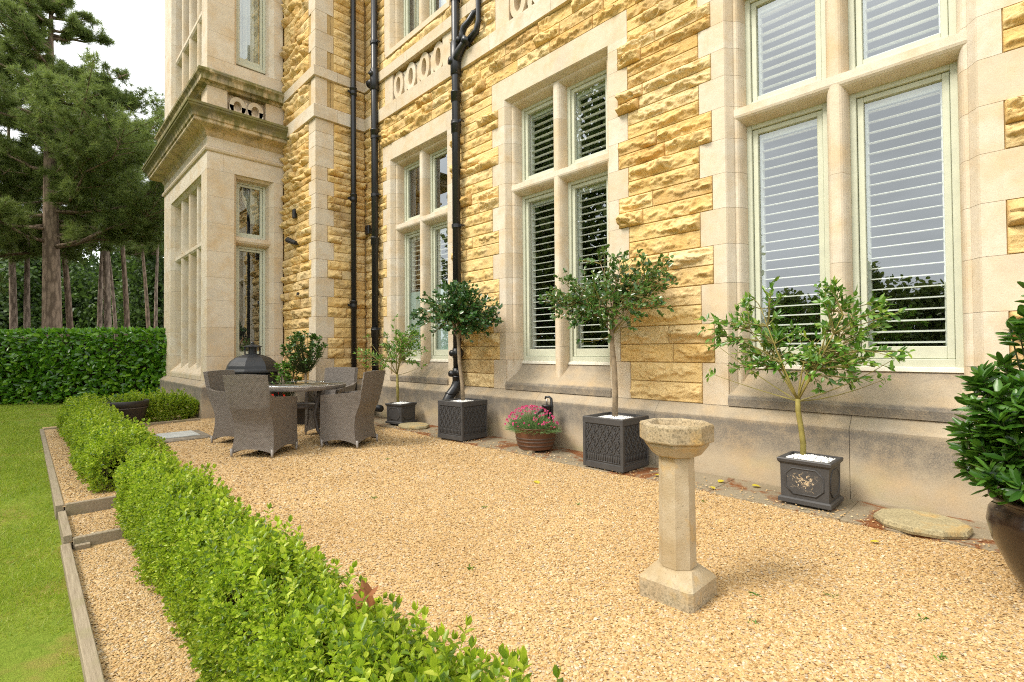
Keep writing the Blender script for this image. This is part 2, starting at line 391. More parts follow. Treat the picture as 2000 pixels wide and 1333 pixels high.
CURTAIN = m_plain('curtain_cloth', (.62, .62, .52), .9, .1, var=.15, vs=3)
FROST = m_plain('frosted_film', (.30, .40, .37), .35, .5, var=.05)
SOIL = m_plain('soil', (.06, .045, .028), .95, .1, 40, .02, var=.4)

# ------------------------------------------------------------------ house constants
F, P, WY, XI, XB, B = 5.11, 5.0, 4.05, -9.57, -11.23, 2.58
XR = 3.2; ZT = 10.8
house = thing('stone_house', (-4.5, 5.11, 0), 'large golden rock faced sandstone house with dressed stone mullioned windows and a bay', 'house')
QL = [.71, 1.14, 1.55, 1.96, 2.36, 2.73, 3.09, 3.44, 3.77, 4.09, 4.37, 4.65, 4.92]
WINS = [(-7.67, .92), (-4.42, .925), (-1.14, .945)]
def part(mb, name, m, parent=None, smooth=False): return mb.build(name, m, parent or house, smooth)

# courses of the rusticated walling
C1 = []
for a, b in zip(QL[:-1], QL[1:]): C1 += [(a, (a + b) / 2), ((a + b) / 2, b)]
C1 += [(4.92, 5.055), (5.055, 5.195), (5.195, 5.335), (5.335, 5.505), (5.505, 5.68), (5.68, 5.85)]
C2 = [(6.14, 6.32), (6.32, 6.5), (6.5, 6.67)]
C3 = [(6.9, 7.07)]
zz = 7.07
while zz < ZT - .1:
    hh = .165 + .05 * random.random(); C3.append((zz, zz + hh)); zz += hh

def rock_blocks(store, courses, spans, T, cell, seed, amp=1., wlo=.28, whi=.72):
    """spans(z0,z1)->list of (u0,u1) free of other masonry"""
    rr = np.random.default_rng(seed)
    for ci, (z0, z1) in enumerate(courses):
        for (u0, u1) in spans(z0, z1):
            L = u1 - u0
            if L < .03: continue
            cuts = [u0]
            while u1 - cuts[-1] > whi * 1.25:
                cuts.append(cuts[-1] + rr.uniform(wlo, whi))
            if u1 - cuts[-1] < .14 and len(cuts) > 1: cuts.pop()
            cuts.append(u1)
            for a, b in zip(cuts[:-1], cuts[1:]):
                g = .005; a2, b2, c2, d2 = a + g, b - g, z0 + g, z1 - g
                w, h = b2 - a2, d2 - c2
                if w < .02 or h < .02: continue
                cl = cell(.5 * (a + b), .5 * (z0 + z1))
                nu, nv = max(3, int(w / cl)), max(4, int(h / (cl * .8)))
                u = np.concatenate([[0], np.linspace(0, 1, nu + 1), [1]]); v = np.concatenate([[0], np.linspace(0, 1, nv + 1), [1]])
                U, V = np.meshgrid(u, v); X = a2 + U * w; Z = c2 + V * h
                e = np.minimum(np.minimum(U, 1 - U) * w, np.minimum(V, 1 - V) * h)
                s = np.clip(e / .016, 0, 1); s = s * s * (3 - 2 * s)
                sd = int(rr.integers(1, 9999)); o = rr.uniform(0, 90, 2)
                kf = rr.uniform(.6, 1.5)
                vr = .14 + .58 * vn(X * 6 * kf + o[0], X * 0 + o[1], sd) + .26 * (vn(X * 22 + o[0], X * 0, sd + 3) - .5)
                up = np.where(V > vr, 1 - .85 * (V - vr) / (1 - vr + 1e-6), np.clip(V / vr, 0, 1) ** rr.uniform(1.3, 2.6))
                wx = X + .03 * (vn(X * 16, Z * 16, sd + 2) - .5); wz = Z + .03 * (vn(X * 16, Z * 16, sd + 4) - .5)
                n1 = fbm(wx * 6 + o[0], wz * 8 + o[1], sd, 3); n2 = np.abs(fbm(wx * 12 + o[1], wz * 15 + o[0], sd + 5, 3) - .5) * 2; n3 = np.abs(fbm(wx * 34, wz * 40, sd + 9, 2) - .5) * 2
                n4 = np.floor(fbm(wx * 9 + o[1], wz * 13, sd + 7, 2) * 7) / 7 - .5
                tilt = rr.uniform(-.012, .012) * (U - .5) * 2
                K = max(5, int(w * h / .0042)); kx, kz = rr.uniform(a2, b2, K), rr.uniform(c2, d2, K); gx, gz = rr.normal(0, .22, K), rr.normal(.05, .62, K); kh = rr.uniform(.018, .058, K)
                pl = kh[:, None, None] + gx[:, None, None] * (wx[None] - kx[:, None, None]) + gz[:, None, None] * (wz[None] - kz[:, None, None])
                far = (wx[None] - kx[:, None, None]) ** 2 * .35 + (wz[None] - kz[:, None, None]) ** 2
                fac = np.take_along_axis(pl, np.argmin(far, 0)[None], 0)[0]
                fac = np.minimum(fac, np.partition(pl, min(2, K - 1), 0)[min(2, K - 1)] + .022)
                D = s * (1.05 * np.clip(fac, -.01, .075) - .007 * n3 - .014 * n2 + .75 * (rr.uniform(.014, .044) * up * (.35 + .95 * n1) + .042 * (n1 - .4) - .026 * n2 - .008 * n3 + .030 * n4 + .018) + tilt) * amp * 1.25
                D = np.maximum(D, -.003)
                # ring at the joint goes back into the wall
                D[0, :] = -.03; D[-1, :] = -.03; D[:, 0] = -.03; D[:, -1] = -.03
                # ragged outline
                n = len(store['v']) and store['n'] or store['n']
                pts = T(X.ravel(), D.ravel(), Z.ravel())
                mw = nu + 3; idx = np.arange((nu + 3) * (nv + 3)).reshape(nv + 3, nu + 3) + store['n']
                q = np.stack([idx[:-1, :-1], idx[:-1, 1:], idx[1:, 1:], idx[1:, :-1]], -1).reshape(-1, 4)
                store['v'].append(pts); store['f'].append(q); store['n'] += len(pts)
def new_store(): return {'v': [], 'f': [], 'n': 0}
def store_obj(st, name, m, parent, smooth=False):
    v = np.concatenate(st['v']); off = world_loc(parent); v = v - np.array(off)
    return link(name, fast_mesh(name, v, [np.concatenate(st['f'])], smooth=smooth), m, parent)

def cutout(segs, cuts):
    for c0, c1 in cuts:
        out = []
        for a, b in segs:
            if c1 <= a or c0 >= b: out.append((a, b)); continue
            if c0 > a: out.append((a, c0))
            if c1 < b: out.append((c1, b))
        segs = out
    return segs
QLONG, QSHORT = .27, .135
def long_at(z):
    for k, (a, b) in enumerate(zip(QL[:-1], QL[1:])):
        if a - 1e-3 <= z < b: return k % 2 == 0 if k < 1 else (k % 2 == 0)
    return True
def fac_spans(z0, z1):
    z = .5 * (z0 + z1); segs = [(XI + .012, XR)]; cuts = []
    for xc, hw in WINS:
        if z < 4.92: q = QLONG if (long_at(z)) else QSHORT; cuts.append((xc - hw - q, xc + hw + q))
        elif z < 5.335: cuts.append((xc - hw - QLONG, xc + hw + QLONG))
        elif 6.14 < z < 6.67: cuts.append((xc - 1.10, xc + 1.10))
        elif z > 7.07: cuts.append((xc - hw - .2, xc + hw + .2))
    return cutout(segs, cuts)
st = new_store()
near = lambda u, z: .013 if (u > -5.8 and u < .3 and z < 5.9) else (.021 if z < 6.8 else .04)
rock_blocks(st, C1 + C2 + C3, fac_spans, lambda x, d, z: np.stack([x, F - d, z], 1), near, 11)
# wing: front face and return
def wf_spans(z0, z1):
    z = .5 * (z0 + z1); q = .32 if long_at(z) else .20
    return [(-11.2, XI - q)]
def wr_spans(z0, z1):
    z = .5 * (z0 + z1); q = .37 if long_at(z) else .24
    return [(WY + q, F - .01)]
CW = C1 + C2 + C3
rock_blocks(st, CW, wf_spans, lambda x, d, z: np.stack([x, WY - d, z], 1), lambda u, z: .026, 23, 1.1, .25, .6)
rock_blocks(st, CW, wr_spans, lambda y, d, z: np.stack([XI + d, y, z], 1), lambda u, z: .026, 31, 1.1, .25, .6)
store_obj(st, 'rock_faced_wall', RUSTIC, house)

# wall core behind the blocks (mortar shows in the joints)
mb = MB()
xs = [XI + .015]; 
for xc, hw in WINS: xs += [xc - hw - .02, xc + hw + .02]
xs.append(XR)
for i in range(len(xs) - 1):
    opening = i % 2 == 1
    if not opening: mb.box(xs[i], xs[i + 1], F + .012, F + .46, 0, ZT)
    else:
        for a, b in ((0, .70), (5.06, 6.141), (6.669, 7.08)): mb.box(xs[i], xs[i + 1], F + .016, F + .46, a, b)
mb.box(-17, XI - .012, WY + .012, WY + .3, 0, ZT); mb.box(XI - .3, XI - .012, WY + .31, F + .5, 0, ZT)
part(mb, 'wall_core', MORTAR)

def TF(u, n, z): return (u, F + n, z)
def TBF(u, n, z): return (u, B + n, z)
def TBR(u, n, z): return (XB - n, u, z)

def reveal(sgn, ua):
    """jamb cross-section (u,n) starting at the arris; sgn=+1: opening lies towards +u"""
    pts = [(0, 0), (.012, .012), (.058, .078), (.062, .092), (.070, .095)]
    for k in range(7):
        a = math.pi / 2 * k / 6
        pts.append((.070 + .058 * math.sin(a) * 1.0, .095 + .15 * (1 - math.cos(a))))
    pts.append((.128, .30))
    return [(ua + sgn * p, n) for p, n in pts]

def louvre_set(mb, u0, u1, z0, z1, T, pitch=.095, wid=.088, tilt=0., n0=.385, th=.013):
    k = int((z1 - z0) / pitch); off = ((z1 - z0) - k * pitch) / 2
    for i in range(k + 1):
        z = z0 + off + i * pitch; c, s = math.cos(tilt) * wid / 2, math.sin(tilt) * wid / 2
        prof = []
        for a in range(8):
            t = 2 * math.pi * a / 8; x = math.cos(t) * wid / 2; y = math.sin(t) * th / 2
            prof.append((n0 + wid / 2 + x * math.cos(tilt) - y * math.sin(tilt), z + x * math.sin(tilt) + y * math.cos(tilt)))
        mb.prism(prof, u0, u1, lambda p, q, t_: T(t_, p, q))

def light(win, u0, u1, z0, z1, T, bottom=False, inner='louvre', tilt=0., ztop_film=None):
    """one timber light of a window: frame, glass, shutter as children of the window part"""
    fr = MB(); w = .05; bh = .065 if bottom else w
    def bar(a, b, c, d, n0, n1): fr.bbox(a, b, n0, n1, c, d, .004, lambda x, y, z: T(x, y, z))
    bar(u0, u0 + w, z0, z1, .238, .33); bar(u1 - w, u1, z0, z1, .238, .33)
    bar(u0 + w, u1 - w, z1 - w, z1, .240, .33); bar(u0 + w, u1 - w, z0, z0 + bh, .240, .33)
    s = .048; a, b, c, d = u0 + w + .004, u1 - w - .004, z0 + bh + .003, z1 - w - .003
    sb = .105 if bottom else s
    bar(a, a + s, c, d, .264, .318); bar(b - s, b, c, d, .264, .318)
    bar(a + s, b - s, d - s, d, .266, .318); bar(a + s, b - s, c, c + sb, .266, .318)
    part(fr, 'sash_frame', PAINT, win)
    g = MB(); g.add([T(a + s - .01, .295, c + sb - .01), T(b - s + .01, .295, c + sb - .01), T(b - s + .01, .295, d - s + .01), T(a + s - .01, .295, d - s + .01)], [(0, 1, 2, 3)])
    part(g, 'pane', GLASS, win)
    if inner:
        sh = MB(); q = .045
        A, Bv, Cz, D = a + .02, b - .02, c + .035, d - .01
        def sbar(x0, x1, y0, y1): sh.box(x0, x1, .345, .40, y0, y1, T)
        if inner == 'louvre':
            sbar(A, A + q, Cz, D); sbar(Bv - q, Bv, Cz, D); sh.box(A + q, Bv - q, .347, .40, Cz, Cz + .055, T); sh.box(A + q, Bv - q, .347, .40, D - .085, D, T)
            zlo = Cz + .08
            if ztop_film: zlo = ztop_film + .02
            louvre_set(sh, A + q, Bv - q, zlo + .02, D - .1, T, tilt=tilt, n0=.326)
            part(sh, 'shutter', PAINTIN, win)
            if ztop_film:
                f = MB(); f.box(A, Bv, .318, .322, c, ztop_film, T); part(f, 'frosted_film', FROST, win)
        elif inner == 'curtain':
            cu_ = MB()
            def fn(i, j):
                u = A + (Bv - A) * i; return T(u, .46 + .035 * math.sin(u * 70) + .012 * math.sin(u * 173 + 1), Cz - .1 + (D + .1 - Cz) * j)
            cu_.grid(fn, 60, 1); part(cu_, 'curtain', CURTAIN, win, True)
        elif inner == 'tied':
            cu_ = MB()
            def fn(i, j):
                u = a + (b - a) * (1 - (1 - i) * (.35 + .65 * j ** 1.6)); return T(u, .48 + .03 * math.sin(i * 34), Cz + (D - Cz) * (.28 + .72 * j))
            cu_.grid(fn, 50, 16); part(cu_, 'curtain', CURTAIN, win, True)

def stone_run(mb, prof_at, z0, z1, T, gap=.0014):
    mb.prism(prof_at, z0 + gap, z1 - gap, lambda p, q, t: T(p, q, t))

def stone_window(xc, hw, inner):
    sm = MB()
    # jamb quoins, course by course
    for k, (a, b) in enumerate(zip(QL[:-1], QL[1:])):
        q = QLONG if long_at(.5 * (a + b)) else QSHORT
        for sg in (-1, 1):
            ua = xc + sg * hw
            prof = [(ua + sg * (q - .003), 0)] + reveal(-sg, ua) + [(ua + sg * (q - .003), .30)]
            if k == 0: prof = [(ua + sg * (q - .003), 0)] + [(ua, 0), (ua, .30)] + [(ua + sg * (q - .003), .30)]
            stone_run(sm, prof, a, b, TF)
    for sg in (-1, 1):
        ua = xc + sg * hw
        prof = [(ua + sg * QLONG, 0)] + reveal(-sg, ua) + [(ua + sg * QLONG, .30)]
        stone_run(sm, prof, 4.92, 5.02, TF)
        # lower reveal beside the sloping sill
        pr = reveal(-sg, ua)[1:]; pr = [(u, n + .001) for u, n in pr] + [(ua, .30)]
        stone_run(sm, [(ua - sg * .0, .02)] + pr, .80, 1.14, TF)
    # lintel: profile in (z,n)
    rv = [(5.02 - (p - 0), n) for p, n in [(0, 0), (.012, .012), (.046, .078), (.05, .092), (.056, .095)]]
    for k in range(7):
        a = math.pi / 2 * k / 6; rv.append((5.02 - (.056 + .058 * math.sin(a)), .095 + .15 * (1 - math.cos(a))))
    rv += [(5.02 - .114, .305), (5.333, .305), (5.333, 0)]
    sm.prism(rv, xc - hw - QLONG, xc + hw + QLONG, lambda z, n, u: TF(u, n, z))
    # mullion
    mp = [(-.018, .085)]
    for k in range(1, 7):
        a = math.pi / 2 * k / 6; mp.insert(0, (-.018 - .066 * math.sin(a), .085 + .14 * (1 - math.cos(a))))
    mp = [(-.084, .31)] + mp + [(-u, n) for u, n in mp[::-1]] + [(.084, .31)]
    for a, b in ((.83, 1.33), (1.33, 2.05), (2.05, 2.85), (2.85, 3.69), (3.71, 4.45), (4.45, 4.96)):
        sm.prism([(xc + u, n) for u, n in mp], a + .001, b - .001, lambda u, n, z: TF(u, n, z))
    # transom
    tp = [(3.735, .083), (3.785, .25), (3.785, .315), (3.585, .315), (3.585, .24)]
    for k in range(1, 6):
        a = math.pi / 2 * k / 6; tp.append((3.585 + .08 * (1 - math.cos(a)), .24 - .155 * math.sin(a)))
    tp += [(3.665, .083)]
    sm.prism(tp, xc - hw + .055, xc + hw - .055, lambda z, n, u: TF(u, n, z))
    o = part(sm, 'window', ASHLAR)
    o['label'] = 'tall stone cross window with mullion and transom'
    sl = MB()
    sp = [(-.022, .712), (-.022, .785), (-.004, .815)]
    for k in range(1, 7): f = k / 6; sp.append((-.004 + .264 * f, .815 + .315 * (f ** 1.15)))
    sp += [(.33, 1.135), (.33, .712)]
    sl.prism(sp, xc - hw + .0, xc + hw - .0, lambda n, z, u: TF(u, n, z))
    part(sl, 'sill', STAINED, o)
    pt = MB()
    for s0, s1 in ((xc - hw + .125, xc - .085), (xc + .085, xc + hw - .125)):
        pt.prism([(.205, 1.085), (.215, 1.118), (.25, 1.13), (.25, 1.07)], s0, s1, lambda n, z, u: TF(u, n, z))
    part(pt, 'sill_paint', PUTTY, o)
    for s0, s1 in ((xc - hw + .125, xc - .082), (xc + .082, xc + hw - .125)):
        light(o, s0, s1, 1.125, 3.59, TF, True, 'louvre', ztop_film=2.42 if inner == 'film' else None, tilt=R(9))
        light(o, s0, s1, 3.775, 4.915, TF, False, None if inner == 'film' else 'louvre', tilt=R(8))
    return o
for (xc, hw), inner in zip(WINS, ('film', 'louvre', 'louvre')): stone_window(xc, hw, inner)

# first floor windows (only the foot of the left one is in view)
def upper_window(xc, hw):
    sm = MB()
    zs = [7.07, 7.45, 7.75, 8.1, 8.4, 8.75, 9.1, ZT]
    sp = [(-.03, 7.07), (-.03, 7.17), (.25, 7.30), (.33, 7.30), (.33, 7.07)]
    sm.prism(sp, xc - hw - .12, xc + hw + .12, lambda n, z, u: TF(u, n, z))
    for k, (a, b) in enumerate(zip(zs[:-1], zs[1:])):
        q = .2
        for sg in (-1, 1):
            ua = xc + sg * hw
            stone_run(sm, [(ua + sg * (q - .003), 0)] + reveal(-sg, ua) + [(ua + sg * (q - .003), .30)], a if k else 7.18, b, TF)
    mp = [(-.018, .085)]
    for k in range(1, 7):
        a = math.pi / 2 * k / 6; mp.insert(0, (-.018 - .066 * math.sin(a), .085 + .14 * (1 - math.cos(a))))
    mp = [(-.084, .31)] + mp + [(-u, n) for u, n in mp[::-1]] + [(.084, .31)]
    sm.prism([(xc + u, n) for u, n in mp], 7.18, ZT, lambda u, n, z: TF(u, n, z))
    o = part(sm, 'window', ASHLAR); o['label'] = 'first floor stone window with pale curtains'
    for s0, s1 in ((xc - hw + .125, xc - .082), (xc + .082, xc + hw - .125)): light(o, s0, s1, 7.29, ZT + .2, TF, False, 'curtain')
for xc, hw in WINS: upper_window(xc, hw)

# string courses and plinth that run round wing and facade
def cpath(u0, u1): return [lambda p: (u0, F - p), lambda p: (u1, F - p)]
def rpath(y0, y1, ms=False, me=False): return [lambda p: (XI + p, y0 - (p if ms else 0)), lambda p: (XI + p, y1 - (p if me else 0))]
def wpath(x0, x1, me=False): return [lambda p: (x0, WY - p), lambda p: (x1 + (p if me else 0), WY - p)]
def run_all(mb, prof, seg, seed, inner=.30):
    rr = random.Random(seed); pr = prof
    x = XI + .0; cuts = [XI]
    while cuts[-1] < XR: cuts.append(min(XR, cuts[-1] + rr.uniform(*seg)))
    for k, (a, b) in enumerate(zip(cuts[:-1], cuts[1:])):
        g = .002
        if k == 0: mb.sweep([lambda p, a=a: (a + p, F - p), lambda p, b=b: (b - g, F - p)], pr)
        else: mb.sweep([lambda p, a=a: (a + g, F - p), lambda p, b=b: (b - g, F - p)], pr)
    mb.sweep([lambda p: (XI + p, WY - p), lambda p: (XI + p, WY + .42)], pr)
    mb.sweep([lambda p: (XI + p, WY + .424), lambda p: (XI + p, F - p)], pr)
    mb.sweep([lambda p: (-10.5, WY - p), lambda p: (XI + p, WY - p)], pr)
    mb.sweep([lambda p: (-17, WY - p), lambda p: (-10.504, WY - p)], pr)
mb = MB(); run_all(mb, [(.11, -.05), (.11, .60), (0, .708), (-.2, .708), (-.2, -.05)], (1.35, 2.1), 3); part(mb, 'plinth', STAINED)
mb = MB(); run_all(mb, [(0, 5.852), (.055, 5.858), (.062, 6.10), (.0, 6.139), (-.2, 6.139), (-.2, 5.852)], (1.1, 2.0), 4)
run_all(mb, [(0, 6.672), (.05, 6.676), (.058, 6.86), (.0, 6.899), (-.2, 6.899), (-.2, 6.672)], (1.1, 2.0), 5); part(mb, 'string_course', ASHLAR)
# quoins of the wing corner
mb = MB(); zq = QL[:] + [5.3, 5.6, 5.852]
for k, (a, b) in enumerate(zip(zq[:-1], zq[1:])):
    l = long_at(.5 * (a + b)); mb.bbox(XI - (.315 if l else .195), XI + .004, WY - .004, WY + (.365 if l else .235), a + .002, b - .002, .003)
part(mb, 'corner_stonework', ASHLAR); mb = MB(); mb.bbox(XI - .195, XI + .004, WY - .004, WY + .235, 6.139 + .002, 6.672 - .002, .003); part(mb, 'corner_stonework', ASHLAR); mb = MB()
for k, (a, b) in enumerate(((6.9, 7.25), (7.25, 7.6), (7.6, 8.0), (8.0, 8.4), (8.4, 8.8), (8.8, ZT))):
    l = k % 2; mb.bbox(XI - (.315 if l else .195), XI + .004, WY - .004, WY + (.365 if l else .235), a + .002, b - .002, .003)
part(mb, 'corner_stonework', ASHLAR)

# pierced stone panels under the first floor windows
def ring(mb, T, uc, zc, ru, rz, iu, iz, n0, n1, half=0):
    N = 28; vs = []
    a0, a1 = (0, 2 * math.pi) if not half else ((-math.pi / 2, math.pi / 2) if half > 0 else (math.pi / 2, 3 * math.pi / 2))
    M_ = N if not half else N // 2
    for k in range(M_ + (1 if half else 0)):
        a = a0 + (a1 - a0) * k / M_
        for (x, y), n in (((ru, rz), n0), ((ru, rz), n1), ((iu, iz), n1), ((iu, iz), n0)):
            vs.append(T(uc + x * math.cos(a), n, zc + y * math.sin(a)))
    fs = []
    cnt = M_ + (1 if half else 0)
    for k in range(M_):
        k2 = (k + 1) % cnt
        for j in range(4): fs.append((k * 4 + j, k * 4 + (j + 1) % 4, k2 * 4 + (j + 1) % 4, k2 * 4 + j))
    mb.add(vs, fs)
for xc, hw in WINS:
    mb = MB(); rg = MB()
    for sg in (-1, 1): mb.box(min(xc + sg * .81, xc + sg * 1.1), max(xc + sg * .81, xc + sg * 1.1), F - .002, F + .3, 6.141, 6.670)
    mb.box(xc - .82, xc + .82, F + .13, F + .3, 6.141, 6.670)
    sp = .43
    for k in (-1.5, -.5, .5, 1.5):
        ring(rg, TF, xc + k * sp - .0, 6.40, .165, .262, .075, .16, .132, .02)
    for k in (-2, -1, 0, 1, 2):
        u = xc + k * sp
        for z0, z1, w0, w1 in ((6.141, 6.22, .10, .035), (6.22, 6.33, .035, .06), (6.33, 6.43, .06, .06), (6.43, 6.53, .06, .035), (6.53, 6.60, .035, .09)):
            lo, hi = xc - .81, xc + .81
            cl = lambda x: max(lo, min(hi, x))
            rg.prism([(cl(u - w0), z0), (cl(u + w0), z0), (cl(u + w1), z1), (cl(u - w1), z1)], .132, .05, lambda p, q, t: TF(p, t, q))
    o = part(mb, 'panel', ASHLAR); part(rg, 'tracery', ASHLAR, o)

# ------------------------------------------------------------------ bay
bay = MB(); BL = -15.42
def bsweep(mb, prof): mb.sweep([lambda p: (BL - p, WY), lambda p: (BL - p, B - p), lambda p: (XB + p, B - p), lambda p: (XB + p, WY)], prof)
bz = [.71, 1.2, 1.78, 2.32, 2.78, 3.3, 3.86, 4.4, 4.93]
FO0, FO1, RO0, RO1 = -14.62, -11.67, 3.07, 3.85
def bay_storey(mb, zs):
    for k, (a, b) in enumerate(zip(zs[:-1], zs[1:])):
        a += .0015; b -= .0015
        # corner pier, right jamb, left pier as blocks
        mb.prism([(FO1 + .0, B), (XB, B), (XB, RO0), (XB - .06, RO0 + .05), (XB - .1, RO0 + .055), (XB - .26, RO0 + .07), (XB - .30, RO0 + .07), (XB - .30, B + .30), (FO1 - .07, B + .30), (FO1 - .07, B + .25), (FO1 - .055, B + .08)], a, b, lambda x, y, z: (x, y, z))
        mb.prism([(XB, RO1), (XB, WY - .02), (XB - .30, WY - .02), (XB - .30, RO1 - .10), (XB - .24, RO1 - .10), (XB - .10, RO1 - .075)], a, b, lambda x, y, z: (x, y, z))
        mb.prism([(BL, B), (FO0, B), (FO0 + .055, B + .08), (FO0 + .1, B + .25), (FO0 + .1, B + .3), (BL, B + .3)], a, b, lambda x, y, z: (x, y, z))
        mb.box(BL, BL + .3, B + .302, WY, a, b)
bay_storey(bay, bz)
# heads
def bhead(mb, z0, z1):
    mb.box(BL, XB - .0, B, B + .29, z0 + .002, z1); mb.box(XB - .29, XB - .001, B + .292, WY, z0 + .002, z1)
bhead(bay, 4.93, 5.28); bhead(bay, 5.385, 5.70)
# chamfered soffits of the heads
bay.prism([(4.95, .01), (4.86, .10), (4.84, .26), (4.96, .26)], FO0, FO1, lambda z, n, u: TBF(u, n, z))
bay.prism([(4.985, .01), (4.88, .10), (4.86, .26), (4.99, .26)], RO0, RO1, lambda z, n, u: TBR(u, n, z))
bsweep(bay, [(-.2, 5.282), (.0, 5.282), (.035, 5.30), (.05, 5.335), (.04, 5.37), (.0, 5.383), (-.2, 5.383)])
# sills
bay.prism([(-.012, .712), (-.012, .80), (.0, .83), (.28, 1.12), (.33, 1.12), (.33, .712)], FO0 - .0, FO1 + .0, lambda n, z, u: TBF(u, n, z))
bay.prism([(-.012, .712), (-.012, .80), (.0, .83), (.28, 1.12), (.33, 1.12), (.33, .712)], RO0, RO1, lambda n, z, u: TBR(u, n, z))
def mull(mb, uc, z0, z1, T, w=.075):
    mp = [(-.018, .085)]
    for k in range(1, 6):
        a = math.pi / 2 * k / 5; mp.insert(0, (-.018 - (w - .018) * math.sin(a), .085 + .14 * (1 - math.cos(a))))
    mp = [(-w, .31)] + mp + [(-u, n) for u, n in mp[::-1]] + [(w, .31)]
    mb.prism([(uc + u, n) for u, n in mp], z0, z1, lambda u, n, z: T(u, n, z))
ML = [FO0 + (FO1 - FO0) * k / 4 for k in (1, 2, 3)]
TPB = [(3.60, .083), (3.65, .25), (3.65, .315), (3.45, .315), (3.45, .24), (3.46, .17), (3.49, .11), (3.53, .083)]
for u in ML: mull(bay, u, .86, 3.50, TBF); mull(bay, u, 3.62, 4.95, TBF)
bay.prism(TPB, FO0 + .05, FO1 - .05, lambda z, n, u: TBF(u, n, z))
bay.prism([(z + .06, n - .02) for z, n in TPB], RO0 + .03, RO1 - .05, lambda z, n, u: TBR(u, n, z))
# recessed panel between the two cornices
for a, b, q in ((6.13, 6.60, 0),): 
    bay.box(XB - .45, XB - .001, B + .001, B + .36, a, b); bay.box(XB - .3, XB - .002, B + 1.10, WY, a, b)
    bay.box(XB - .3, XB - .13, B + .362, B + 1.098, a, b); bay.box(BL, XB - .452, B + .13, B + .3, a, b)
    bay.box(BL + .0, BL + .45, B + .001, B + .128, a, b); bay.box(BL, BL + .3, B + .302, WY, a, b)
bz2 = [6.97, 7.2, 7.75, 8.35, 8.9, ZT]
for a, b in ((6.95, 7.19),): bay.box(BL, XB - .001, B, B + .3, a, b); bay.box(XB - .3, XB - .0015, B + .302, WY, a, b)
bay_storey(bay, [7.192, 7.72, 8.35, 8.9, ZT])
bay.prism([(.0, 7.19), (.30, 7.36), (.33, 7.36), (.33, 7.19)], RO0, RO1, lambda n, z, u: TBR(u, n, z))
bay.prism([(.0, 7.19), (.30, 7.36), (.33, 7.36), (.33, 7.19)], FO0, FO1, lambda n, z, u: TBF(u, n, z))
for u in ML: mull(bay, u, 7.2, 8.42, TBF); mull(bay, u, 8.52, ZT, TBF)
bay.prism([(z + 4.92, n) for z, n in TPB], FO0 + .05, FO1 - .05, lambda z, n, u: TBF(u, n, z))
bayo = part(bay, 'bay_window', ASHLAR)
mb = MB(); bsweep(mb, [(-.1, -.05), (.11, -.05), (.11, .60), (0, .711), (-.1, .711)]); part(mb, 'bay_plinth', STAINED, bayo)
mb = MB()
bsweep(mb, [(-.2, 5.58), (0.0, 5.58), (.03, 5.62), (.055, 5.685), (.10, 5.71), (.27, 5.735), (.285, 5.75), (.285, 5.80), (.31, 5.815), (.32, 5.87), (.35, 5.92), (.40, 5.965), (.405, 6.00), (.42, 6.005), (.42, 6.05), (.0, 6.14), (-.2, 6.14)])
bsweep(mb, [(-.3, 6.60), (.0, 6.60), (.02, 6.605), (.04, 6.64), (.13, 6.655), (.13, 6.745), (.15, 6.77), (.185, 6.80), (.19, 6.84), (.0, 6.952), (-.3, 6.952)])
part(mb, 'cornice', MOSSY, bayo)
for c in (B + .56, B + .90):
    rg = MB(); ring(rg, TBR, c, 6.36, .155, .185, .075, .10, .13, .02)
    for sg in (-1, 1): rg.box(c + sg * .115 - .04, c + sg * .115 + .04, .02, .13, 6.132, 6.36, TBR)
    part(rg, 'tracery', ASHLAR, bayo)
rg = MB(); rg.box(B + .71, B + .75, .05, .13, 6.132, 6.50, TBR); part(rg, 'tracery', ASHLAR, bayo)
for i in range(4):
    e = [FO0 + .1] + ML + [FO1 - .07]; a, b = e[i] + (.075 if i else 0), e[i + 1] - (.075 if i < 3 else 0)
    light(bayo, a, b, 1.12, 3.455, TBF, False, None); light(bayo, a, b, 3.645, 4.86, TBF, False, None)
    light(bayo, a, b, 7.36, 8.38, TBF, False, 'curtain')
light(bayo, RO0 + .07, RO1 - .10, 1.12, 3.515, TBR, True, None); light(bayo, RO0 + .07, RO1 - .10, 3.70, 4.88, TBR, False, 'tied')
light(bayo, RO0 + .07, RO1 - .10, 7.355, ZT, TBR, True, 'curtain')
# dark rooms behind the glass, with one added dark panel
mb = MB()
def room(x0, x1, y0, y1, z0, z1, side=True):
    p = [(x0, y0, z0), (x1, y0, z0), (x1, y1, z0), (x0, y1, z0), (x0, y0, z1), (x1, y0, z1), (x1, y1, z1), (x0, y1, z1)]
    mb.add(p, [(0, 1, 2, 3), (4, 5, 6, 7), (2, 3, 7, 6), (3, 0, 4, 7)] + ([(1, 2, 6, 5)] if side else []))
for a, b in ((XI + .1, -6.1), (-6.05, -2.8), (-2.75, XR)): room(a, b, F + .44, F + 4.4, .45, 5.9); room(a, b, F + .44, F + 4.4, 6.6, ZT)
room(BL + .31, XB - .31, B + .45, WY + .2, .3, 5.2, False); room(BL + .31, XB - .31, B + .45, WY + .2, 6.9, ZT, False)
mb.box(XB - 1.05, XB - 1.0, B + .46, WY + .19, .31, 5.19); mb.box(BL, XB, B + .2, WY + .2, ZT, ZT + .05); mb.box(XI - 8, XR, F + .3, F + 5, ZT + .001, ZT + .06); mb.box(XR, XR + .1, F + .02, F + 5, 0, ZT)  # first box: dark panel added in the bay so its side window looks unlit
part(mb, 'interior', DARK)

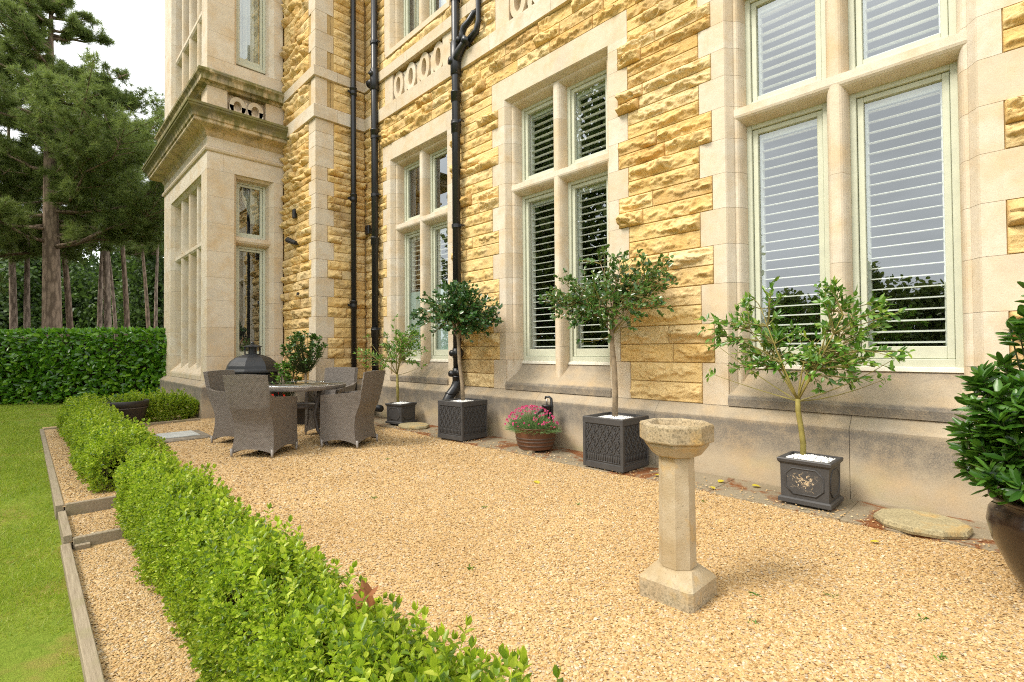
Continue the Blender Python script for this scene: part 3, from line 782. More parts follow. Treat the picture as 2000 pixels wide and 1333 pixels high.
# ------------------------------------------------------------------ pipes and fittings on the house
def pipe(x, y, r, z0, z1, collars, brackets, bx=1, by=0, extra=None, label=None):
    mb = MB(); mb.tube([(x, y, z0), (x, y, z1)], r, 20)
    o = part(mb, 'drainpipe', CAST, house, True); o['label'] = label
    for z in collars:
        c = MB(); c.lathe([(r, z - .09), (r + .012, z - .085), (r + .014, z + .05), (r + .02, z + .055), (r + .02, z + .075), (r, z + .08)], (x, y, 0), 20, cap=False)
        part(c, 'collar', CAST, o, True)
    for z in brackets:
        c = MB()
        c.lathe([(r, z - .03), (r + .014, z - .028), (r + .014, z + .028), (r, z + .03)], (x, y, 0), 20, cap=False)
        c.box(x + (bx * r - .012 if bx else -.012), x + (bx * (r + .07) if bx else .012), y + (by * r - .012 if by else -.012), y + (by * (r + .07) if by else .012), z - .02, z + .02)
        c.tube([(x + bx * (r + .055), y + by * (r + .055), z), (x + bx * (r + .06), y + by * (r + .06) + .06 * (1 if bx else 0), z)], .012, 8)
        part(c, 'bracket', CAST, o)
    if extra: extra(o)
    return o
p1x, p1y, pr = -6.36, F - .115, .066
def ex1(o):
    m = MB()  # swept foot bend over the plinth
    m.tube([(p1x, p1y, .86), (p1x, p1y, .78), (p1x - .01, p1y - .04, .68), (p1x - .02, p1y - .13, .58), (p1x - .03, p1y - .2, .47), (p1x - .03, p1y - .24, .3), (p1x - .03, p1y - .24, .0)], [.074, .08, .078, .078, .078, .074, .074], 18)
    m.lathe([(.09, .585), (.09, .62)], (p1x - .02, p1y - .12, 0), 18)
    part(m, 'foot_bend', CAST, o, True)
    for z, s, y_ in ((1.24, -1, 0), (1.24, 1, 0), (.93, 1, -.02), (.91, -1, -.02)):
        m = MB(); m.tube([(p1x + s * .03, p1y + y_, z), (p1x + s * .10, p1y + y_ - .02, z), (p1x + s * .125, p1y + y_ - .02, z)], [.05, .055, .055], 14)
        m.tube([(p1x + s * .128, p1y + y_ - .02, z), (p1x + s * .138, p1y + y_ - .02, z)], .04, 14); part(m, 'inspection_cap', CAST, o, True)
    m = MB(); m.lathe([(.078, 1.16), (.078, 1.32)], (p1x, p1y, 0), 18); part(m, 'socket', CAST, o, True)
    m = MB(); m.lathe([(.078, .86), (.078, 1.0)], (p1x, p1y, 0), 18); part(m, 'socket', CAST, o, True)
    m = MB()  # waste branches near the first floor
    z = 6.05; a = (p1x + .05, p1y, z)
    m.lathe([(.072, 5.75), (.085, 5.76), (.085, 6.28), (.072, 6.29)], (p1x, p1y, 0), 18)
    m.tube([(p1x, p1y, 5.95), (p1x + .1, p1y - .02, 6.07), (p1x + .2, p1y, 6.17), (p1x + .3, p1y + .02, 6.2)], [.07, .07, .062, .06], 14)
    m.tube([(p1x + .24, p1y, 6.16), (p1x + .30, p1y + .01, 6.24)], [.085, .085], 14)
    m.tube([(p1x + .33, p1y + .02, 6.2), (p1x + .5, p1y + .02, 6.26), (p1x + .55, p1y + .02, 6.4), (p1x + .55, p1y + .02, 6.78), (p1x + .58, p1y + .03, 6.86), (p1x + .66, p1y + .03, 6.9), (p1x + .76, p1y + .04, 6.84), (p1x + .8, p1y + .1, 6.76)], [.055, .05, .042, .042, .045, .048, .048, .045], 12)
    m.tube([(p1x + .2, p1y + .0, 6.2), (p1x + .16, p1y, 6.34), (p1x + .22, p1y, 6.44), (p1x + .32, p1y + .02, 6.5), (p1x + .40, p1y + .05, 6.6), (p1x + .46, p1y + .12, 6.62)], [.05, .05, .055, .046, .052, .04], 12)
    m.tube([(p1x - .02, p1y - .01, 5.98), (p1x - .05, p1y - .1, 5.98)], [.06, .06], 12); m.tube([(p1x + .15, p1y - .02, 6.24), (p1x + .12, p1y - .08, 6.26)], [.05, .05], 12)
    part(m, 'waste_branch', CAST, o, True)
pipe(p1x, p1y, pr, .8, ZT, [5.40, 3.29 + 1.6, 7.4, .80], [4.98, 3.29, 7.0], 1, 0, ex1, 'black soil pipe with waste branches beside the middle window')
p2x, p2y = -8.99, F - .11
def ex2(o):
    m = MB()
    m.tube([(p2x, p2y, .9), (p2x, p2y, .80), (p2x - .02, p2y - .06, .70), (p2x - .05, p2y - .16, .58), (p2x - .06, p2y - .19, .45), (p2x - .06, p2y - .19, .0)], [.074, .08, .078, .074, .07, .07], 16)
    m.tube([(p2x - .06, p2y - .19, .20), (p2x + .1, p2y - .2, .21), (p2x + .62, p2y - .24, .21)], [.075, .066, .066], 16)
    m.lathe([(.085, .08), (.085, .32)], (p2x - .06, p2y - .19, 0), 16)
    part(m, 'foot_bend', CAST, o, True)
    m = MB(); m.lathe([(.072, 6.5), (.085, 6.51), (.085, 6.92), (.072, 6.93)], (p2x, p2y, 0), 18)
    m.tube([(p2x - .03, p2y, 6.68), (p2x - .17, p2y - .02, 6.68)], [.08, .085], 14); m.tube([(p2x, p2y - .03, 6.8), (p2x + .02, p2y - .11, 6.83)], [.05, .05], 12)
    part(m, 'inspection_cap', CAST, o, True)
pipe(p2x, p2y, .067, .85, ZT, [5.63, 3.47, 1.64], [7.46, 4.39, 5.55, 1.72], 1, 0, ex2, 'black soil pipe nearest the inner corner with foot bend')
pipe(XI + .10, 4.79, .054, .3, ZT, [6.58, 4.40, 2.23], [6.56, 4.38, 2.21], 0, -1, None, 'thinner black rainwater pipe on the wing wall')
mb = MB(); mb.bbox(-10.58, -10.47, WY - .07, WY - .01, 4.05, 4.24, .01); part(mb, 'vent_cover', CAST)
mb = MB(); mb.tube([(-10.35, WY + .0, 3.5), (-10.35, WY - .1, 3.5)], .035, 12); mb.tube([(-10.35, WY - .07, 3.5), (-10.62, WY - .14, 3.60)], [.045, .06], 12); part(mb, 'flood_lamp', CAST)
mb = MB(); mb.bbox(-9.42, -9.28, F - .10, F - .03, 3.68, 3.86, .01); part(mb, 'junction_box', CAST)
mb = MB(); mb.tube([(-10.33, WY - .06, 2.45), (-10.33, WY - .03, 2.45)], .045, 12); part(mb, 'hole_disc', CAST)  # black disc standing in for the dark of a small wall hole

# ================================================================== GROUND
def sheet(name, x0, x1, y0, y1, nx, ny, zf, m):
    mb = MB(); mb.grid(lambda i, j: (x0 + (x1 - x0) * i, y0 + (y1 - y0) * j, zf(x0 + (x1 - x0) * i, y0 + (y1 - y0) * j)), nx, ny)
    o = mb.build(name, m, smooth=True); return tag(o, kind='structure')
sheet('ground', -260, 200, -220, 240, 2, 2, lambda x, y: -.42, SOIL)
def bumpy(x, y): return .012 * (float(fbm(np.array([x * 1.3]), np.array([y * 1.3]), 3, 3)[0]) - .5) * 2
def zbed(x): return 0.0 if x < -5.66 else (-.085 if x < -4.87 else -.14)
sheet('gravel_path', -11.95, 3.4, .76, 5.15, 110, 40, bumpy, GRAV)
sheet('gravel_bed', -11.95, -5.66, .245, .765, 40, 4, lambda x, y: .0 + bumpy(x, y) * .6, GRAV)
sheet('gravel_bed', -5.66, -4.87, .245, .765, 8, 4, lambda x, y: -.085 + bumpy(x, y), GRAV)
sheet('gravel_bed', -4.87, .5, .245, .765, 50, 4, lambda x, y: -.14 + bumpy(x, y) + .02 * (y - .2), GRAV)
def zlawn(x, y):
    s = min(1, max(0, (x + 7.2) / 2.6)); return -.02 - .13 * s * s * (3 - 2 * s) + .02 * (float(fbm(np.array([x * .5]), np.array([y * .5]), 9, 2)[0]) - .5)
sheet('lawn', -18.6, 6, -16, .235, 120, 60, zlawn, LAWN)
sheet('lawn', -18.6, -11.95, .235, 7, 24, 24, zlawn, LAWN)
# concrete slabs along the wall
mb = MB(); x = -9.2; rr = random.Random(4)
while x < 3:
    w = rr.uniform(.75, 1.05); dz = rr.uniform(-.004, .008); yo = 4.37 + rr.uniform(-.03, .03)
    mb.bbox(x + .0015, x + w - .0015, yo, 4.985, -.06, .016 + dz * .3, .004); x += w
tag(mb.build('pavement', SLAB), kind='structure')

def scatter(tv, tf, pos, D, N, L, Wd=None, H=None):
    """instance a template (k,3: x across, y along, z up) numpy-wise; returns verts, faces"""
    n = len(pos); D = D / np.linalg.norm(D, axis=1, keepdims=True)
    S = np.cross(D, N); S /= np.linalg.norm(S, axis=1, keepdims=True) + 1e-9; N = np.cross(S, D)
    L = np.broadcast_to(np.asarray(L, float), (n,)); Wd = L if Wd is None else np.broadcast_to(np.asarray(Wd, float), (n,)); H = L if H is None else np.broadcast_to(np.asarray(H, float), (n,))
    v = pos[:, None, :] + tv[None, :, 0, None] * (S * Wd[:, None])[:, None, :] + tv[None, :, 1, None] * (D * L[:, None])[:, None, :] + tv[None, :, 2, None] * (N * H[:, None])[:, None, :]
    f = [(np.asarray(q)[None] + (np.arange(n) * len(tv))[:, None, None]).reshape(-1, np.asarray(q).shape[1]) for q in tf]
    return v.reshape(-1, 3), f
def merge(items):
    vs = []; fs = {}; o = 0
    for v, f in items:
        vs.append(v)
        for q in f: fs.setdefault(q.shape[1], []).append(q + o)
        o += len(v)
    return np.concatenate(vs), [np.concatenate(q) for q in fs.values()]
def rdir(n, r=rng):
    v = r.normal(size=(n, 3)); return v / np.linalg.norm(v, axis=1, keepdims=True)
LEAF_V = np.array([(0, 0, 0), (-.42, .28, .10), (-.46, .62, .08), (0, 1, -.06), (.46, .62, .08), (.42, .28, .10)], float)
LEAF_F = [np.array([(0, 1, 2, 3), (0, 3, 4, 5)])]
OVAL_V = np.array([(0, 0, 0), (-.40, .22, .08), (-.52, .58, .10), (-.26, .90, .05), (0, 1, 0), (.26, .90, .05), (.52, .58, .10), (.40, .22, .08), (0, .5, -.02)], float)
OVAL_F = [np.array([(0, 1, 2, 8), (8, 2, 3, 4), (8, 4, 5, 6), (0, 8, 6, 7)])]

# loose stones on the gravel
def pebbles(name, x0, x1, y0, y1, n, z0, size=(.0042, .0092), rej=None, m=PEB):
    p = np.stack([rng.uniform(x0, x1, n), rng.uniform(y0, y1, n), np.zeros(n)], 1)
    if rej is not None: p = p[rej(p)]
    n = len(p); p[:, 2] = z0 + np.array(fbm(p[:, 0] * 1.3, p[:, 1] * 1.3, 3, 3) - .5) * .024 + rng.uniform(-.003, .004, n)
    tv = np.array([(1, 0, 0), (.3, .9, .1), (-.8, .55, 0), (-.9, -.5, .05), (.2, -1, 0), (.1, .05, .75), (.45, .25, .6), (-.4, -.2, .62)], float)
    tf = [np.array([(0, 1, 6), (1, 2, 5), (2, 3, 7), (3, 4, 7), (4, 0, 6), (1, 5, 6), (2, 7, 5), (4, 6, 7), (5, 7, 6)])]
    D = rdir(n); D[:, 2] *= .25; N = np.array([[0, 0, 1.]]) + .45 * rdir(n)
    s = rng.uniform(*size, n) * (1 + .5 * (rng.random(n) > .93))
    v, f = scatter(tv, tf, p, D, N, s, s * rng.uniform(.6, 1, n), s * rng.uniform(.6, .95, n))
    return tag(link(name, fast_mesh(name, v, f), m), 'loose golden pea gravel spread over the path and bed', kind='stuff')
inslab = lambda p: (p[:, 1] < 4.40 + .03 * np.sin(p[:, 0] * 9) + rng.normal(0, .03, len(p))) & ~((abs(p[:, 0] + 1.29) < .15) & (abs(p[:, 1] - 2.47) < .15))
pebbles('gravel', -4.2, .7, 1.0, 4.5, 200000, .0, rej=lambda p: inslab(p) & (p[:, 1] < 4.5))
pebbles('gravel', .7, 3.3, .8, 4.5, 45000, .0, (.006, .012), inslab)
pebbles('gravel', -11.2, -4.2, 1.0, 5.0, 95000, .0, (.007, .013), lambda p: (inslab(p) | (p[:, 0] < -9.3)) & (rng.random(len(p)) < np.clip((p[:, 0] + 11.4) / 2.5, 0, 1)))
pebbles('gravel', -4.8, -2.0,   .26, .75, 34000, -.135)
pebbles('gravel', -11.5, -5.7, .27, .75, 17000, .002, (.006, .011), lambda p: rng.random(len(p)) < np.clip((p[:, 0] + 11.5) / 2, 0, 1)); pebbles('gravel', -5.63, -4.9, .27, .75, 5000, -.083)

pebbles('gravel', -8.5, .6, 4.33, 4.9, 2600, .026, (.005, .011), lambda p: rng.random(len(p)) < np.clip((4.9 - p[:, 1]) / .5, .03, 1) ** 3)
# grass blades on the near lawn
def grass(n, x0, x1, y0, y1, h):
    p = np.stack([rng.uniform(x0, x1, n), rng.uniform(y0, y1, n), np.zeros(n)], 1)
    s = np.clip((p[:, 0] + 7.2) / 2.6, 0, 1); p[:, 2] = -.022 - .13 * s * s * (3 - 2 * s)
    kp = fbm(p[:, 0] * 1.9, p[:, 1] * 1.9, 21, 3) > rng.uniform(.2, .5, n); p = p[kp]; n = len(p)
    D = np.array([[0, 0, 1.]]) * .55 + rdir(n) * .7; D[:, 2] = abs(D[:, 2]) * .8 + .08
    tv = np.array([(-.5, 0, 0), (.5, 0, 0), (.32, .55, .08), (-.32, .55, .08), (0, 1, .25)], float)
    return scatter(tv, [np.array([(0, 1, 2, 3)]), np.array([(3, 2, 4)])], p, D, rdir(n), h * rng.uniform(.5, 1.2, n), rng.uniform(.0022, .0042, n) * (h / .035), h)
GRASS = m_leaf('grass_blade', [(.12, .21, .012), (.22, .33, .022), (.34, .43, .038), (.48, .44, .12)], .5, .35)
v, f = merge([grass(80000, -4.6, -1.7, -1.1, .19, .042), grass(60000, -8.5, -4.6, -1.5, .19, .05), grass(32000, -13, -8.5, -2.2, .19, .06), grass(22000, -18.4, -13, -3.2, .23, .075), grass(9000, -18.4, -12.0, .23, 3.0, .075)])
tag(link('grass', fast_mesh('grass', v, f), GRASS), 'short mown green grass of the lawn beside the timber edging', kind='stuff')

# ================================================================== TIMBER EDGING
def board(label, x0, x1, y0, y1, z0, z1, grp='timber gravel edging boards', peg=None):
    c = ((x0 + x1) / 2, (y0 + y1) / 2, z0); mb = MB(); mb.bbox(x0, x1, y0, y1, z0, z1, .004)
    o = mb.build('edging_board', WOOD, loc=c); tag(o, label, 'edging board', grp); return o
board('long weathered timber edging board farthest along the lawn', -8.6, -5.68, .20, .255, -.15, .018)
board('short end run of timber edging board at far lawn corner', -11.6, -8.61, .205, .255, -.15, .014)
board('short timber edging board between the two gravel steps beside the lawn', -5.66, -4.88, .215, .265, -.25, -.03)
board('nearest long timber edging board between lawn and gravel strip', -4.87, .5, .20, .255, -.3, -.085)
board('upper timber riser board stepping down the gravel strip', -5.70, -5.655, .262, .80, -.2, .020)
board('lower timber riser board stepping down the gravel strip', -4.90, -4.855, .268, .80, -.3, -.055)
board('timber end board across the far end of the gravel strip', -11.62, -11.57, .257, .9, -.15, .02)
board('low timber board in front of the back box hedge', -10.93, -10.88, 1.3, 2.4, -.1, .035)
mb = MB(); mb.box(-4.852, -4.80, .275, .36, -.3, -.10); tag(mb.build('timber_peg', WOOD, loc=(-4.83, .31, -.3)), 'small timber peg behind the lower riser board', 'peg')

# ================================================================== HEDGES
BOX = m_leaf('box_leaf', [(.05, .10, .018), (.13, .225, .020), (.30, .42, .025), (.47, .57, .035), (.60, .64, .09)], .36, .38)
BOXT = m_plain('box_twig', (.045, .040, .016), .95, .1, 30, .01, var=.5)
LAUR = m_leaf('laurel_leaf', [(.035, .105, .007), (.065, .18, .011), (.115, .27, .016), (.25, .44, .028)], .26, .28, spec=.55)
def sprig(n_pairs, ll, lw):
    """one shoot: opposite leaf pairs on a 1-unit stem, returns template in unit of shoot length"""
    items = []; r = np.random.default_rng(5)
    P_ = []; D_ = []; N_ = []
    for k in range(n_pairs):
        a = k * math.pi / 2 + r.uniform(-.3, .3); y = .12 + .82 * k / n_pairs
        for s in (0, math.pi):
            d = np.array([math.cos(a + s), .32 + .5 * k / n_pairs, math.sin(a + s)])
            P_.append((0, y, 0)); D_.append(d); N_.append((-d[0] * .5, .8, -d[2] * .5))
    for a in (0, 2, 4): P_.append((0, .93, 0)); D_.append((math.cos(a) * .3, 1, math.sin(a) * .3)); N_.append((math.cos(a), -.2, math.sin(a)))
    v, f = scatter(LEAF_V, LEAF_F, np.array(P_, float), np.array(D_, float), np.array(N_, float), ll * r.uniform(.8, 1.1, len(P_)), lw)
    st = np.array([(-.012, 0, 0), (.012, 0, .0), (.008, .95, 0), (-.008, .95, 0)])
    v2 = np.concatenate([v, st]); f2 = [np.concatenate([f[0], np.array([(len(v), len(v) + 1, len(v) + 2, len(v) + 3)])])]
    return v2, f2
def hedge_surface(n, x0, x1, y0, y1, zb, zt, amp, seed, bot=.0):
    """random points with outward normals on a clipped, slightly lumpy hedge block"""
    Lx, Ly, Lz = x1 - x0, y1 - y0, zt - zb
    areas = np.array([Lx * Ly * 1.25, Lx * Lz, Lx * Lz, Ly * Lz, Ly * Lz]); k = rng.choice(5, n, p=areas / areas.sum())
    u, w = rng.random(n), rng.random(n); p = np.zeros((n, 3)); nn = np.zeros((n, 3))
    m = k == 0; p[m] = np.stack([x0 + Lx * u, y0 + Ly * w, np.full(n, zt)], 1)[m]; nn[m] = (0, 0, 1)
    for kk, yv, s in ((1, y0, -1), (2, y1, 1)):
        m = k == kk; p[m] = np.stack([x0 + Lx * u, np.full(n, yv), zb + Lz * (bot + (1 - bot) * w)], 1)[m]; nn[m] = (0, s, 0)
    for kk, xv, s in ((3, x0, -1), (4, x1, 1)):
        m = k == kk; p[m] = np.stack([np.full(n, xv), y0 + Ly * u, zb + Lz * (bot + (1 - bot) * w)], 1)[m]; nn[m] = (s, 0, 0)
    # round the shoulders, bulge
    cy = (y0 + y1) / 2; fz = (p[:, 2] - zb) / Lz; fy = abs(p[:, 1] - cy) / (Ly / 2)
    top = np.clip((fz - .72) / .28, 0, 1); p[:, 1] = cy + (p[:, 1] - cy) * (1 - .16 * top ** 2 - .13 * np.clip(1 - fz / .3, 0, 1))
    p[:, 2] -= np.where(nn[:, 2] > .5, .16 * Lz * np.clip((fy - .55) / .45, 0, 1) ** 2, 0)
    lump = fbm(p[:, 0] * 3.2 + seed, p[:, 1] * 3.2 + p[:, 2] * 3.2, seed, 3) - .5
    p += nn * (amp * lump * 2.2)[:, None]
    edge = np.minimum(np.clip((p[:, 0] - x0) / .25, 0, 1), np.clip((x1 - p[:, 0]) / .25, 0, 1)); p[:, 2] -= .16 * Lz * (1 - edge) ** 2 * fz
    return p, nn
def box_hedge(label, x0, x1, y0, y1, zb, zt, n, sl, amp, seed, ll=.27, lw=.165):
    c = ((x0 + x1) / 2, (y0 + y1) / 2, zb)
    o = thing('box_hedge', c, label, 'hedge', 'clipped box hedges')
    tv, tf = sprig(5, ll, lw)
    p, nn = hedge_surface(n, x0, x1, y0, y1, zb, zt, amp, seed, .04)
    D = nn * .7 + np.array([0, 0, .4]) + .85 * rdir(n); L = sl * rng.uniform(.6, 1.35, n) * np.where((nn[:, 2] > .5) & (rng.random(n) > .9), 1.8, 1)
    keep = fbm(p[:, 0] * 9, p[:, 1] * 9 + p[:, 2] * 9, seed + 40, 2) > rng.uniform(.22, .48, n); p, nn, D, L = p[keep], nn[keep], D[keep], L[keep]; n = len(p)
    p -= D / np.linalg.norm(D, axis=1, keepdims=True) * (L * .55)[:, None]
    q, qn = hedge_surface(n // 9, x0, x1, y0, y1, zb, zt, amp, seed, .5); qk = qn[:, 2] > .5; q, qn = q[qk], qn[qk]
    p = np.concatenate([p, q]); D = np.concatenate([D, np.array([0, 0, 1.]) + .35 * rdir(len(q))]); L = np.concatenate([L, sl * rng.uniform(1.2, 2.0, len(q))]); n = len(p)
    p2, n2 = hedge_surface(n // 3, x0 + .05, x1 - .05, y0 + .05, y1 - .05, zb, zt - .05, amp, seed + 1)
    v, f = merge([scatter(tv, tf, p, D, rdir(n), L), scatter(tv, tf, p2, n2 + rdir(len(p2)), rdir(len(p2)), sl)])
    link('foliage', fast_mesh('foliage', v - np.array(c), f), BOX, o)
    mb = MB()
    def fn(i, j):
        x = x0 + .1 + (x1 - x0 - .2) * i; a = -.3 + (math.pi + .6) * j; w = (y1 - y0) / 2 - .10; h = zt - zb - .10
        return (x, c[1] + w * math.copysign(abs(math.cos(a)) ** .5, math.cos(a)), zb + max(-.02, h * math.copysign(abs(math.sin(a)) ** .6, math.sin(a))) + .0)
    mb.grid(fn, 30, 12); mb.build('twig_core', BOXT, o, True)
    return o
box_hedge('long bright green box hedge nearest the camera with new shoots', -5.42, -.45, .57, .925, -.14, .385, 15500, .072, .09, 3, .245, .14)
box_hedge('farther clipped box hedge section running beside the lawn and gravel strip', -11.75, -5.95, .47, 1.0, 0, .40, 9500, .078, .08, 8)
box_hedge('low box hedge across the back behind the black tub by the bay plinth', -11.75, -11.25, .95, 2.42, 0, .42, 2600, .085, .05, 13)

def laurel():
    a = np.array([-17.75, -7.0]); d = np.array([.70, .714]); d /= np.linalg.norm(d)
    # front face runs from lower left towards the bay, roughly across the view
    A = np.array([-18.0, -.35]); t0, t1 = -7.0, 7.0; nrm = np.array([.714, -.70]); H = 1.80
    c = (A[0], A[1], 0); o = thing('laurel_hedge', c, 'tall dense cherry laurel hedge with glossy leaves behind the lawn', 'hedge')
    n = 15000; t = rng.uniform(t0, t1, n); w = rng.random(n)
    top = rng.random(n) < .24; z = np.where(top, H - .04 * rng.random(n), H * w ** .92); dep = np.where(top, -rng.random(n) * .9, 0) 
    lump = (fbm(t * 1.6, z * 1.6 + dep, 77, 3) - .5) * .34 - .25 * np.clip(.25 - z, 0, 1)
    dd_ = dep + np.where(top, 0, lump) - np.where(~top, rng.random(n) ** 2 * .28, 0)
    p = np.stack([A[0] + d[0] * t + nrm[0] * dd_, A[1] + d[1] * t + nrm[1] * dd_, z + np.where(top, lump * .3, 0)], 1)
    N = np.stack([np.full(n, nrm[0]), np.full(n, nrm[1]), np.where(top, 1.2, .35)], 1) + .6 * rdir(n)
    D = rdir(n) * .8 + np.array([nrm[0] * .4, nrm[1] * .4, 0]); D[:, 2] = D[:, 2] * .8 + np.where(top, .9, .0) - .05
    v, f = scatter(OVAL_V, OVAL_F, p, D, N, rng.uniform(.11, .18, n), rng.uniform(.058, .08, n), .1)
    link('foliage', fast_mesh('foliage', v - np.array(c), f), LAUR, o)
    mb = MB()
    def fn(i, j):
        tt = t0 + (t1 - t0) * i; q = [( -.42, 0), (-.34, .6), (-.34, H - .25), (-.6, H - .12), (-1.0, H - .14)][int(round(j * 4))]
        return (A[0] + d[0] * tt + nrm[0] * q[0], A[1] + d[1] * tt + nrm[1] * q[0], q[1] + .05 * math.sin(tt * 5))
    mb.grid(fn, 60, 4); mb.build('twig_core', BOXT, o, True)
laurel()

# ================================================================== BIRD BATH
BATH = m_lichen('lichened_stone')
bb = thing('bird_bath', (-1.29, 2.475, 0), 'octagonal stone bird bath on a pedestal standing in the gravel', 'bird bath')
ph8 = math.pi / 8; k8 = 1 / math.cos(ph8)
mb = MB(); mb.lathe([(.098 * k8, .735), (.115 * k8, .742), (.152 * k8, .795), (.152 * k8, .812), (.170 * k8, .813), (.174 * k8, .82), (.174 * k8, .895), (.170 * k8, .904), (.142 * k8, .907), (.135 * k8, .90), (.125 * k8, .872), (.06, .862), (.0, .86)], n=8, ph=ph8, cap=False)
mb.build('basin', BATH, bb, local=True)
mb = MB(); mb.lathe([(.084 * k8, .155), (.088 * k8, .165), (.083 * k8, .74), (.08 * k8, .745)], n=8, ph=ph8); mb.build('pedestal', BATH, bb, local=True)
mb = MB(); h = .150; c = .018
def octsq(h, c): return [(h, -h + c), (h, h - c), (h - c, h), (-h + c, h), (-h, h - c), (-h, -h + c), (-h + c, -h), (h - c, -h)]
vs = []
for hh, cc, z in ((h, c, -.02), (h, c, .098), (h - .006, c, .106), (.10, .055, .160), (.0, .0, .165)): vs += [(x, y, z) for x, y in octsq(hh, cc)]
mb.add(vs, [(i * 8 + k, i * 8 + (k + 1) % 8, (i + 1) * 8 + (k + 1) % 8, (i + 1) * 8 + k) for i in range(4) for k in range(8)]); mb.build('base', BATH, bb, local=True)

# ================================================================== PLANTERS
LEAD = m_lead(); LEADC = m_lead('chipped_lead_paint', 1.); STONEW = m_plain('white_chippings', (.78, .77, .74), .8, .3, var=.1, vs=40)
def mulch(root, hw, hd, z, n, rr_):
    p = np.stack([rr_.uniform(-hw, hw, n), rr_.uniform(-hd, hd, n), np.zeros(n)], 1)
    p[:, 2] = z + .025 * (1 - (p[:, 0] / hw) ** 2) * (1 - (p[:, 1] / hd) ** 2) + rr_.uniform(-.006, .008, n)
    tv = np.array([(1, 0, 0), (.3, .9, .1), (-.8, .55, 0), (-.9, -.5, .05), (.2, -1, 0), (.1, .05, .8), (.1, 0, -.6)], float)
    tf = [np.array([(0, 1, 5), (1, 2, 5), (2, 3, 5), (3, 4, 5), (4, 0, 5), (1, 0, 6), (2, 1, 6), (3, 2, 6), (4, 3, 6), (0, 4, 6)])]
    v, f = scatter(tv, tf, p, rdir(n, rr_), rdir(n, rr_), rr_.uniform(.007, .012, n))
    o = link('white_chippings', fast_mesh('white_chippings', v, f), STONEW, root); o['kind'] = 'stuff'
def big_planter(loc, rz, label):
    root = thing('planter', loc, label, 'planter', 'lead grey square planters under the standard trees', rz)
    h, H = .255, .555; mb = MB()
    vs = []; prof = [(h - .012, .022), (h - .012, .075), (h - .014, .08), (h - .014, .48), (h - .0, .49), (h, H - .006), (h - .004, H), (h - .035, H), (h - .035, H - .07), (0, H - .07)]
    for q, z in prof: vs += [(q, -q, z), (q, q, z), (-q, q, z), (-q, -q, z)]
    mb.add(vs, [(i * 4 + k, i * 4 + (k + 1) % 4, (i + 1) * 4 + (k + 1) % 4, (i + 1) * 4 + k) for i in range(len(prof) - 1) for k in range(4)] + [(3, 2, 1, 0)])
    # corner posts and base rail
    for sx in (-1, 1):
        for sy in (-1, 1): mb.bbox(min(sx * h, sx * (h - .035)), max(sx * h, sx * (h - .035)), min(sy * h, sy * (h - .035)), max(sy * h, sy * (h - .035)), .02, .49, .004)
    mb.box(-h + .002, h - .002, -h + .002, h - .002, .02, .072)
    for sx in (-1, 1):
        for sy in (-1, 1): mb.box(sx * .19 - .03, sx * .19 + .03, sy * .19 - .03, sy * .19 + .03, 0, .021)
    mb.build('box', LEAD, root, local=True)
    for side in range(4):
        a = side * math.pi / 2; rel = MB()
        def T(u, d, z): # u along face, d outward
            x, y = u, -(h - .014) - d; return (x * math.cos(a) - y * math.sin(a), x * math.sin(a) + y * math.cos(a), z)
        n = 10; cw = .435 / n; zb, zt = .185, .478; per = .0733
        for k in range(n + 1):
            x0 = -.2175 + k * cw; pts = []
            for i in range(41):
                z = zb + (zt - zb) * i / 40; off = cw * .47 * math.sin(math.pi * (z - zb) / per + k * math.pi)
                pts.append(T(max(-.217, min(.217, x0 + off)), .004, z))
            rel.tube(pts, .0048, 5)
        for k in range(n):
            for j in range(4):
                if (k % 2 == 0) == (j % 2 == 0): continue
                x = -.2175 + (k + .5) * cw; z = zb + per * (j + .5); pts = []
                for i in range(22):
                    q = i / 21; r_ = .020 * (1 - .8 * q); an = q * 3.4 * math.pi + 1; pts.append(T(x + r_ * math.cos(an), .004, z + .004 + r_ * 1.1 * math.sin(an)))
                rel.tube(pts, [.0050 * (1 - .3 * i / 21) for i in range(22)], 5)
                rel.tube([T(x, .003, z - .022), T(x, .005, z - .034), T(x, .003, z - .05)], [.003, .006, .002], 4)
        for k in range(15):
            x = -.203 + k * .029; rel.tube([T(x, .003, .10), T(x, .004, .148), T(x, .003, .168)], [.0045, .0045, .003], 5); rel.lathe([(.0, -.007), (.007, 0), (0, .007)], T(x, .004, .176), 6, cap=False)
        rel.tube([T(-.215, .003, .097), T(.215, .003, .097)], .005, 5); rel.tube([T(-.215, .002, .178), T(.215, .002, .178)], .003, 4)
        rel.build('relief_panel', LEAD, root, True, local=True)
    mulch(root, .20, .20, .515, 1500, np.random.default_rng(int(abs(loc[0]) * 100)))
    return root
big_planter((-3.11, 4.62, .012), 0, 'large lead grey lattice planter with scroll relief behind the bird bath')
big_planter((-5.70, 4.57, .012), R(5), 'large lead grey lattice planter in front of the soil pipe foot')
